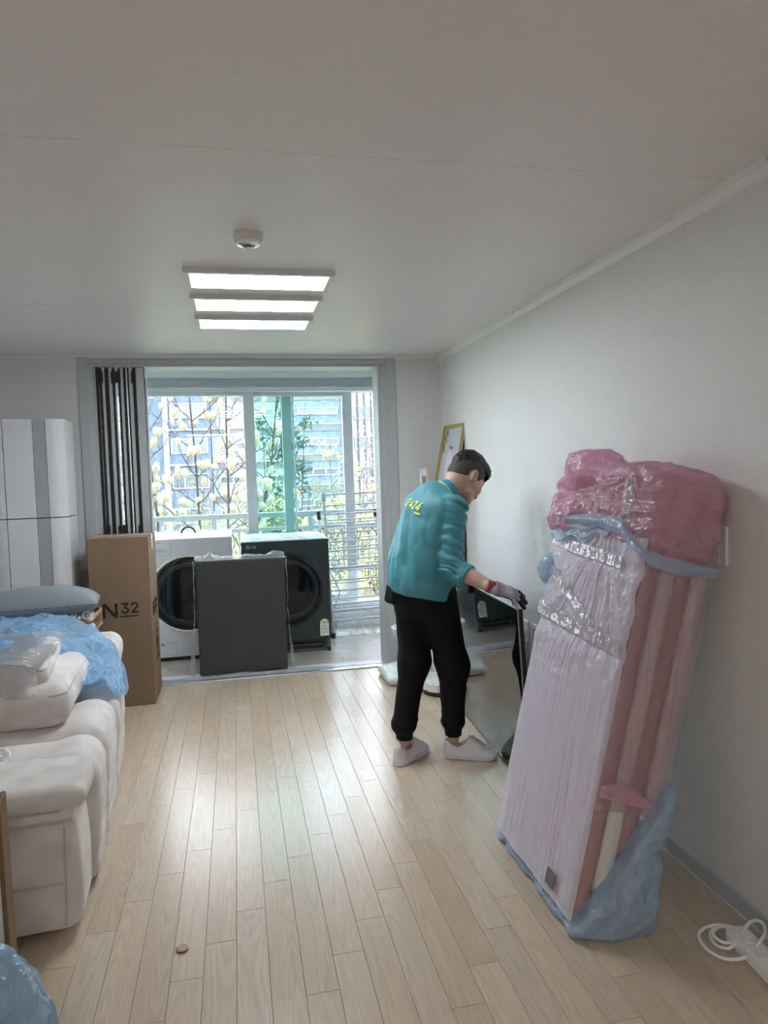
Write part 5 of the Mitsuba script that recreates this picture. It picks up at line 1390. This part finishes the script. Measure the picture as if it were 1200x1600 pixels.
add('person__lips', surfnet(lambda P: smax(smin(s_ell((P - HC_) @ HR, (0.0965, 0, -0.0785), (0.0085, 0.020, 0.0048)), s_ell((P - HC_) @ HR, (0.0935, 0, -0.0885), (0.0095, 0.017, 0.0055)), 0.002), -1 + 0 * P[:, 0], 0.001), hpnt(0.09, 0, -0.085) - 0.03, hpnt(0.09, 0, -0.085) + 0.03, 0.002), 'mat_skin_lip', True)

# gloves: knitted back, dark coated palm and fingertips, maroon cuff
for hand, key in ((RHAND, 'person__glove'), (LHAND, 'person__glove_001')):
    W, D, N, S, spec = hand
    D, N, S = nrm(D), nrm(N), nrm(S)
    lo_, hi_ = W + D * 0.06 - 0.15, W + D * 0.06 + 0.15
    g0 = lambda P: smax(s_hand(P, W, D, N, S, spec, 0.0016), -((P - W) @ D + 0.012), 0.004)
    add(key, surfnet(g0, lo_, hi_, 0.0030, 8), 'mat_glove', True)
    def coat(P, W=W, D=D, N=N, S=S, spec=spec):
        f = lambda Q: s_hand(Q, W, D, N, S, spec, 0.0026)
        d0, e = f(P), 0.002
        g = np.stack([f(P + V(e, 0, 0)) - d0, f(P + V(0, e, 0)) - d0, f(P + V(0, 0, e)) - d0], -1) / e
        q = P - W
        a = q @ D
        bend = np.clip((a - 0.095) / 0.05, 0, 1)[:, None]
        down = N * (1 - 0.4 * bend) - D * (0.6 * bend)
        palm = (0.15 - (g * down).sum(1)) * 0.02
        reach = np.linalg.norm(q, axis=1)
        tip = 0.136 - reach
        region = np.minimum(np.minimum(palm, tip), 1.0)
        region = np.maximum(region, 0.024 - a)
        return smax(d0, region, 0.001)
    add(key + '__coating', surfnet(coat, lo_, hi_, 0.0030, 8), 'mat_glove_coat', True)
    add(key + '__cuff', surfnet(lambda P: smax(smax(s_cap(P, W - D * 0.06, W + D * 0.03, 0.0285, 0.0305) - 0.0006 * np.sin(((P - W) @ D) * 900), (P - W) @ D - 0.012, 0.003), -(P - W) @ D - 0.026, 0.003), W - 0.08, W + 0.08, 0.0030), 'mat_glove_cuff', True)
    for k_ in (0.020, 0.030):
        t = np.linspace(0, 2 * math.pi, 33)
        c = W + D * k_
        ring_ = c + np.outer(np.cos(t), S) * 0.05 + np.outer(np.sin(t), N) * 0.05
        for _ in range(30):
            v_ = c - ring_
            s_ = s_hand(ring_, W, D, N, S, spec, 0.0022)
            ring_ = ring_ + v_ / np.maximum(np.linalg.norm(v_, axis=1, keepdims=True), 1e-6) * (np.clip(s_, -0.01, 0.01) * 0.8)[:, None]
        add(num(key + '__cuff_line'), tube(ring_, 0.0013, 5, False), 'mat_glove_cuff', True)

# clogs: thick sole, upper with a raised heel, vent holes on the toe
def shoe(key, heel, toe, side):
    heel, toe = V(*heel, 0), V(*toe, 0)
    fx = nrm(toe - heel); sx = np.cross(V(0, 0, 1), fx)
    Ln = np.linalg.norm(toe - heel)
    R = np.column_stack([fx, sx, V(0, 0, 1)])
    def outline(L):
        x = L[:, 0] / Ln
        w = 0.040 + 0.013 * np.clip((x - 0.25) / 0.4, 0, 1)
        end = np.sqrt(np.clip(1 - np.clip((x - 0.74) / 0.26, 0, 1) ** 2, 0, 1)) * np.sqrt(np.clip(1 - np.clip((0.17 - x) / 0.17, 0, 1) ** 2, 0, 1))
        cx = 0.010 * side * np.clip((x - 0.3) / 0.7, 0, 1)
        return np.abs(L[:, 1] - cx) - w * end, x
    def sole(P):
        L = (P - heel) @ R
        o, x = outline(L)
        top = 0.030 + 0.010 * np.clip((0.35 - x) / 0.35, 0, 1) - 0.004 * np.clip(x - 0.6, 0, 1)
        rise = 0.012 * np.clip((x - 0.80) / 0.2, 0, 1) ** 2
        return smax(smax(o * 0.8, L[:, 2] - top - rise, 0.008), rise + 0.001 - L[:, 2], 0.005)
    def upper(P):
        L = (P - heel) @ R
        o, x = outline(L)
        hgt = np.interp(x, [0, 0.05, 0.20, 0.34, 0.48, 0.60, 0.75, 0.88, 0.97, 1.0], [0.080, 0.104, 0.096, 0.100, 0.122, 0.100, 0.070, 0.054, 0.039, 0.025])
        o2 = o + 0.0035 + 0.30 * np.clip(L[:, 2] - 0.03, 0, 1) * (0.4 + 0.6 * np.clip(x, 0, 1))
        dome = np.clip(np.abs(L[:, 1]) / 0.05, 0, 1.2) ** 2 * 0.016 * np.clip((x - 0.35) / 0.2, 0, 1)
        d = smax(o2 * 0.8, (L[:, 2] - hgt + dome) * 0.8, 0.014)
        hole = smax(s_ell(L, (0.078, 0, 0.10), (0.066, 0.034, 0.055)), -1 + 0 * o, 0.001)
        return smax(smax(d, -hole, 0.006), 0.012 - L[:, 2], 0.002)
    lo_, hi_ = np.minimum(heel, toe) - V(0.08, 0.08, 0.005), np.maximum(heel, toe) + V(0.08, 0.08, 0.13)
    add(key + '__upper', surfnet(upper, lo_, hi_, 0.0040), 'mat_shoe', True)
    add(key + '__sole', surfnet(sole, lo_, hi_, 0.0040), 'mat_shoe_sole', True)
    pts = [(0.70, -0.018), (0.70, 0.016), (0.77, -0.028), (0.77, -0.004), (0.77, 0.022), (0.84, -0.018), (0.84, 0.012), (0.63, -0.006)]
    hs = []
    for a, b in pts:
        c = heel + fx * Ln * a + sx * (b + 0.008 * side) + V(0, 0, 0.12)
        for _ in range(60):
            c = c - V(0, 0, 1) * np.clip(upper(c[None])[0], -0.02, 0.02) * 0.9
        hs.append(xf(trimesh.creation.icosphere(2, 0.0042), tm(*(c - V(0, 0, 0.0022)))))
    add(key + '__vent_hole', cat(*hs), 'mat_glove_coat', True)
shoe('person__shoe', (0.972, 3.392), (1.232, 3.305), -1)
shoe('person__shoe_001', (0.712, 3.338), (0.918, 3.512), 1)
# ------------------------------------------------------------------ behind the man
thing('step_stool', 'white plastic pedestal step stool with ribbed base beside the doorway, behind the man', 'stool')
SC = V(1.115, 4.80, 0)
def s_stool(P):
    q = P - SC
    rr = np.sqrt((q[:, 0] / 0.178) ** 2 + (q[:, 1] / 0.20) ** 2)
    base = s_box(q, (0, 0, 0.045), (0.168, 0.195, 0.046), 0.045)
    slope = 0.098 - 0.055 * np.clip(rr - 0.35, 0, 1) ** 1.2 + 0.0028 * np.sin(rr * 46) * np.clip((rr - 0.35) * 6, 0, 1) * np.clip((0.93 - rr) * 8, 0, 1)
    base = smax(base, q[:, 2] - slope, 0.02)
    col = np.sqrt((q[:, 0] / 0.9) ** 2 + q[:, 1] ** 2)
    prof_ = np.interp(q[:, 2], [0.05, 0.09, 0.14, 0.20, 0.27, 0.33, 0.36], [0.130, 0.085, 0.050, 0.042, 0.055, 0.090, 0.098])
    stem = smax((col - prof_) * 0.7, np.abs(q[:, 2] - 0.20) - 0.162, 0.012)
    return np.maximum(smin(base, stem, 0.04), 0.0005 - P[:, 2])
pr('stool_white', (0.66, 0.71, 0.70), 0.32, specular=0.5)
add('step_stool__base', surfnet(lambda P: np.maximum(s_stool(P), P[:, 2] - 0.315), (0.90, 4.55, -0.01), (1.33, 5.05, 0.40), 0.006), 'mat_stool_white', True)
add('step_stool__seat', surfnet(lambda P: np.maximum(s_stool(P) - 0.004, 0.317 - P[:, 2]), (0.90, 4.55, 0.28), (1.33, 5.05, 0.40), 0.005), 'mat_stool_white', True)
thing('robot_cleaner', 'white D-shaped floor robot with a black lower rim beside the television', 'robot cleaner')
RCx, RCy = 1.287, 4.43
def dshape(r):
    return Point(0, 0).buffer(r, 32).intersection(sbox(-1, -1, 0.0, 1))
Mrc = tm(RCx, RCy, 0) @ rotm([0, 0, 1], -2.5)
def dz(r, z0, z1):
    m = ext(dshape(r), z1 - z0); m.apply_translation((0, 0, z0)); return xf(m, Mrc)
add('robot_cleaner__bumper', dz(0.148, 0.012, 0.050), 'mat_black_plastic', 30)
add('robot_cleaner__body', cat(dz(0.152, 0.034, 0.082), dz(0.144, 0.082, 0.092)), 'mat_white_plastic', 30)
add('robot_cleaner__lid', dz(0.120, 0.092, 0.098), 'mat_stool_white', 30)
add('robot_cleaner__side_panel', xf(cat(*[xf(ext(sbox(-0.035, 0.0, 0.035, 0.05), 0.004), face((-0.150 * math.cos(t), -0.150 * math.sin(t), 0.032), (math.sin(t), -math.cos(t), 0), (0, 0, 1))) for t in (0.85,)]), Mrc), 'mat_white_plastic')
add('robot_cleaner__wheel', cat(*[xf(tube([(x, y - 0.01, 0.014), (x, y + 0.01, 0.014)], 0.014, 12), Mrc) for x, y in ((-0.08, -0.06), (-0.08, 0.06))]), 'mat_black_rubber')

pr('cabinet_brown', (0.13, 0.075, 0.05), 0.5)
thing('cabinet', 'narrow white cabinet with a brown back edge in the corner behind the man', 'cabinet')
add('cabinet__top', box((1.272, 4.612, 1.278), (1.4865, 5.115, 1.30), 0.003), 'mat_trim_white')
add('cabinet__body', box((1.312, 4.62, 0.0), (1.485, 5.11, 1.278), 0.004), 'mat_trim_white')
add('cabinet__back_panel', box((1.487, 4.61, 0.0), (1.516, 5.115, 1.302), 0.003), 'mat_cabinet_brown')
add('cabinet__door', box((1.305, 4.63, 0.04), (1.312, 5.10, 1.27), 0.002), 'mat_trim_white')
add('cabinet__door__knob', xf(trimesh.creation.icosphere(2, 0.012), tm(1.295, 4.68, 0.7)), 'mat_chrome')

pr('gilt', (0.46, 0.36, 0.13), 0.35, metallic=0.35)
pr('photo_pale', (0.50, 0.54, 0.60), 0.15, specular=0.5)
pr('photo_green', (0.20, 0.22, 0.12), 0.3)
pr('photo_dark', (0.03, 0.025, 0.025), 0.3)
pr('photo_pinkish', (0.46, 0.33, 0.31), 0.3)
pr('photo_white', (0.66, 0.65, 0.68), 0.3)
thing('picture_frame', 'gold-framed portrait photograph leaning on the wall in the corner behind the man', 'picture frame')
pa, pb = V(1.405, 4.925, 1.306), V(1.445, 4.60, 1.306)
pe = nrm(pb - pa); pu = nrm(V(0.098, 0.012, 0.455)); pu = nrm(pu - pe * (pu @ pe)); pn = np.cross(pe, pu)
Mp = np.eye(4); Mp[:3, 0], Mp[:3, 1], Mp[:3, 2], Mp[:3, 3] = pe, pu, pn, pa
PWd, PHt = float(np.linalg.norm(pb - pa)), 0.465
ofr = sbox(0, 0, PWd, PHt)
add('picture_frame__frame', xf(cat(xf(ext(ofr.difference(ofr.buffer(-0.022, join_style=2)), 0.018), tm(0, 0, -0.006)), xf(ext(ofr.difference(ofr.buffer(-0.009, join_style=2)), 0.006), tm(0, 0, 0.012))), Mp), 'mat_gilt')
add('picture_frame__backing', xf(xf(ext(ofr.buffer(-0.002), 0.012), tm(0, 0, -0.018)), Mp), 'mat_black_plastic')
add('picture_frame__photograph', xf(ext(ofr.buffer(-0.021, join_style=2), 0.003), Mp), 'mat_photo_pale')
rng = np.random.default_rng(8)
gl = unary_union([Point(0.04 + rng.normal(0, 0.014) + 0.02 * (z - 0.3), z).buffer(rng.uniform(0.006, 0.013), 6) for z in np.linspace(0.26, 0.43, 36)]).intersection(ofr.buffer(-0.023, join_style=2))
add('picture_frame__photograph__foliage', xf(ext(gl, 0.0036), Mp), 'mat_photo_green')
heads = [(0.142, 0.300), (0.178, 0.292)]
add('picture_frame__photograph__hair', xf(cat(*[xf(ext(Point(x, z + 0.006).buffer(0.013, 12), 0.0038), np.eye(4)) for x, z in heads]), Mp), 'mat_photo_dark')
add('picture_frame__photograph__face', xf(cat(*[ext(Point(x, z - 0.006).buffer(0.010, 12), 0.0042) for x, z in heads]), Mp), 'mat_photo_pinkish')
add('picture_frame__photograph__figure', xf(cat(*[ext(Polygon([(x - 0.010, z - 0.016), (x + 0.010, z - 0.016), (x + 0.022, z - 0.06), (x + 0.028, 0.10), (x - 0.034, 0.10), (x - 0.022, z - 0.06)]).buffer(0.003), 0.0034) for x, z in heads]), Mp), 'mat_photo_white')
add('picture_frame__photograph__bouquet', xf(cat(*[ext(unary_union([Point(x + rng.normal(0, 0.012), 0.17 + rng.normal(0, 0.03)).buffer(0.006, 6) for _ in range(9)]), 0.0044) for x, _ in heads]), Mp), 'mat_photo_pinkish')
pr('pale_wood', (0.52, 0.44, 0.38), 0.6)
pr('card_gray', (0.33, 0.31, 0.27), 0.6)
thing('photo_card', 'small pale card with a grey print standing on the cabinet behind the man', 'card')
add('photo_card__sheet', box((1.288, 4.90, 1.302), (1.340, 4.905, 1.462), 0.001), 'mat_paper_white')
add('photo_card__print', box((1.303, 4.8985, 1.32), (1.334, 4.9005, 1.41), 0.0006), 'mat_card_gray')
add('wooden_card', box((1.343, 4.895, 1.302), (1.382, 4.915, 1.464), 0.002), 'mat_pale_wood', label='small pale wooden panel standing between the card and the gold frame', cat='card')

# ------------------------------------------------------------------ wall plates and cables
def plate(key, y, z, w=0.080, h=0.118, label=None):
    thing(key, label, 'wall outlet', None)
    add(key + '__plate', box((XR - 0.010, y - w / 2, z - h / 2), (XR, y + w / 2, z + h / 2), 0.003), 'mat_white_plastic')
plate('wall_outlet', 3.618, 0.554, label='white wall plate farthest from the wrapped bundle, with two sockets side by side')
add('wall_outlet__socket', box((XR - 0.013, 3.592, 0.530), (XR - 0.009, 3.615, 0.568), 0.001), 'mat_trim_white')
add('wall_outlet__socket_001', box((XR - 0.013, 3.620, 0.530), (XR - 0.009, 3.644, 0.568), 0.001), 'mat_trim_white')
plate('wall_outlet_001', 3.490, 0.556, label='white wall plate with one tall rocker, middle one behind the television')
add('wall_outlet_001__rocker', box((XR - 0.014, 3.472, 0.512), (XR - 0.009, 3.508, 0.600), 0.002), 'mat_trim_white')
add('wall_outlet_001__rocker__slot', box((XR - 0.0148, 3.480, 0.530), (XR - 0.0138, 3.500, 0.585)), 'mat_trim_gray')
plate('wall_outlet_002', 3.370, 0.550, label='white wall outlet with the black plug, nearest to the wrapped bundle')
add('wall_outlet_002__socket', xf(lathe([(0, 0), (0.020, 0), (0.020, 0.004), (0.016, 0.004), (0.016, 0.001), (0, 0.001)], 24), face((XR - 0.010, 3.376, 0.562), (0, -1, 0), (0, 0, 1))), 'mat_trim_white')
add('black_cable', cat(xf(lathe([(0, 0.036), (0.010, 0.036), (0.016, 0.022), (0.017, 0.0), (0, 0)], 20), face((XR - 0.010, 3.378, 0.565), (0, -1, 0), (0, 0, 1))),
    tube(spline([(XR - 0.035, 3.378, 0.556), (XR - 0.036, 3.378, 0.50), (XR - 0.034, 3.374, 0.42), (XR - 0.03, 3.33, 0.33), (XR - 0.03, 3.36, 0.40), (XR - 0.028, 3.42, 0.42), (XR - 0.03, 3.36, 0.32), (XR - 0.03, 3.30, 0.36), (XR - 0.03, 3.33, 0.43), (XR - 0.03, 3.36, 0.38), (XR - 0.04, 3.30, 0.20),
                 (XR - 0.06, 3.15, 0.06), (XR - 0.05, 3.35, 0.012), (XR - 0.08, 3.60, 0.012), (XR - 0.14, 3.90, 0.012)], 8), 0.0042, 7)), 'mat_black_rubber', True, label='black power cord and plug hanging looped below the outlet behind the television', cat='cable')
add('antenna_cable', cat(tube(spline([(XR - 0.012, 3.585, 0.50), (XR - 0.016, 3.58, 0.47), (XR - 0.022, 3.61, 0.36), (XR - 0.018, 3.66, 0.27), (XR - 0.02, 3.62, 0.22), (XR - 0.02, 3.63, 0.12), (XR - 0.03, 3.66, 0.03), (XR - 0.05, 3.60, 0.010)], 8), 0.0028, 6),
    tube(spline([(XR - 0.012, 3.578, 0.50), (XR - 0.018, 3.56, 0.40), (XR - 0.02, 3.60, 0.25), (XR - 0.02, 3.58, 0.15), (XR - 0.03, 3.57, 0.05), (XR - 0.05, 3.5, 0.010)], 8), 0.0024, 6)), 'mat_trim_gray', True, label='two thin grey cables hanging from the farthest wall plate', cat='cable')
thing('light_switch', 'white wall switch with three rockers half behind the wrapped bundle', 'light switch')
add('light_switch__plate', box((XR - 0.010, 1.982, 1.108), (XR, 2.105, 1.238), 0.004), 'mat_white_plastic')
for z in (1.128, 1.164, 1.200):
    add(num('light_switch__rocker'), box((XR - 0.015, 2.012, z - 0.014), (XR - 0.009, 2.078, z + 0.014), 0.002), 'mat_trim_white')
thing('wall_plate', 'grey plate on the back wall, half hidden by the cardboard box', 'wall plate')
add('wall_plate__plate', box((-1.056, YB - 0.014, 0.665), (-1.010, YB, 0.850), 0.003), 'mat_trim_gray')
add('wall_plate__panel', box((-1.046, YB - 0.018, 0.68), (-1.02, YB - 0.012, 0.835), 0.002), 'mat_ac_gray')

# fire detector
Dm = tm(0.081, 2.605, H) @ np.diag([1, 1, -1, 1])
thing('fire_detector', 'round white fire detector on the ceiling in front of the lamps', 'fire detector')
def lath(key, prof_, mat):
    m = xf(lathe(prof_, 48), Dm); m.invert(); add(key, m, mat, 30)
lath('fire_detector__base', [(0, 0), (0.053, 0), (0.053, 0.014), (0.0515, 0.016), (0, 0.016)], 'mat_lamp_frame')
lath('fire_detector__housing', [(0, 0.016), (0.0505, 0.016), (0.048, 0.030), (0.045, 0.033), (0.030, 0.036), (0, 0.036)], 'mat_lamp_frame')
lath('fire_detector__dish', [(0.020, 0.0345), (0.043, 0.0335), (0.040, 0.040), (0.024, 0.044), (0.020, 0.041)], 'mat_chrome')
lath('fire_detector__sensor', [(0, 0.036), (0.010, 0.036), (0.008, 0.043), (0, 0.045)], 'mat_base_gray')

# coin-like wooden disc, power strip with its cable
pr('wood_disc', (0.36, 0.215, 0.155), 0.5)
pr('wood_rim', (0.16, 0.07, 0.05), 0.5)
thing('wooden_disc', 'small round brown wooden disc lying on the floor', 'disc')
add('wooden_disc__face', xf(lathe([(0, 0.0075), (0.016, 0.0075), (0.0185, 0.006), (0.0185, 0.005), (0, 0.005)], 40), tm(-0.217, 2.195, 0)), 'mat_wood_disc', 30)
add('wooden_disc__rim', xf(lathe([(0, 0), (0.0178, 0), (0.0182, 0.005), (0, 0.005)], 40), tm(-0.217, 2.195, 0)), 'mat_wood_rim', 30)
Mps = tm(1.452, 1.815, 0) @ rotm([0, 0, 1], -4)
thing('power_strip', 'white power strip on the floor at the lower right corner with a coiled white cable', 'power strip')
add('power_strip__body', surfnet(lambda P: s_box(P, (-0.030, -0.16, 0.021), (0.034, 0.17, 0.021), 0.008), (-0.09, -0.36, -0.01), (0.03, 0.04, 0.06), 0.005), 'mat_white_plastic', True)
scene['power_strip__body']['to_world'] = T(Mps.tolist())
for k in range(4):
    add(num('power_strip__socket'), xf(xf(lathe([(0, 0.0425), (0.015, 0.0425), (0.015, 0.0445), (0.019, 0.0445), (0.020, 0.0415)], 24), tm(-0.030, -0.055 - 0.07 * k, 0)), Mps), 'mat_trim_white', 30)
cab = [(1.472, 1.835, 0.012), (1.43, 1.862, 0.012), (1.387, 1.868, 0.012), (1.352, 1.843, 0.011), (1.341, 1.803, 0.010), (1.366, 1.778, 0.012), (1.405, 1.785, 0.030), (1.450, 1.805, 0.052), (1.485, 1.812, 0.056), (1.500, 1.80, 0.050),
       (1.478, 1.765, 0.050), (1.436, 1.735, 0.050), (1.385, 1.722, 0.022), (1.33, 1.742, 0.010), (1.303, 1.79, 0.010), (1.316, 1.848, 0.010), (1.352, 1.875, 0.012), (1.40, 1.868, 0.020), (1.435, 1.842, 0.020), (1.425, 1.80, 0.014), (1.39, 1.79, 0.018), (1.36, 1.797, 0.019), (1.354, 1.83, 0.019), (1.385, 1.856, 0.021), (1.43, 1.848, 0.021), (1.452, 1.82, 0.020)]
add('power_strip__cable', tube(spline(cab, 10), 0.0052, 10), 'mat_white_plastic', True)
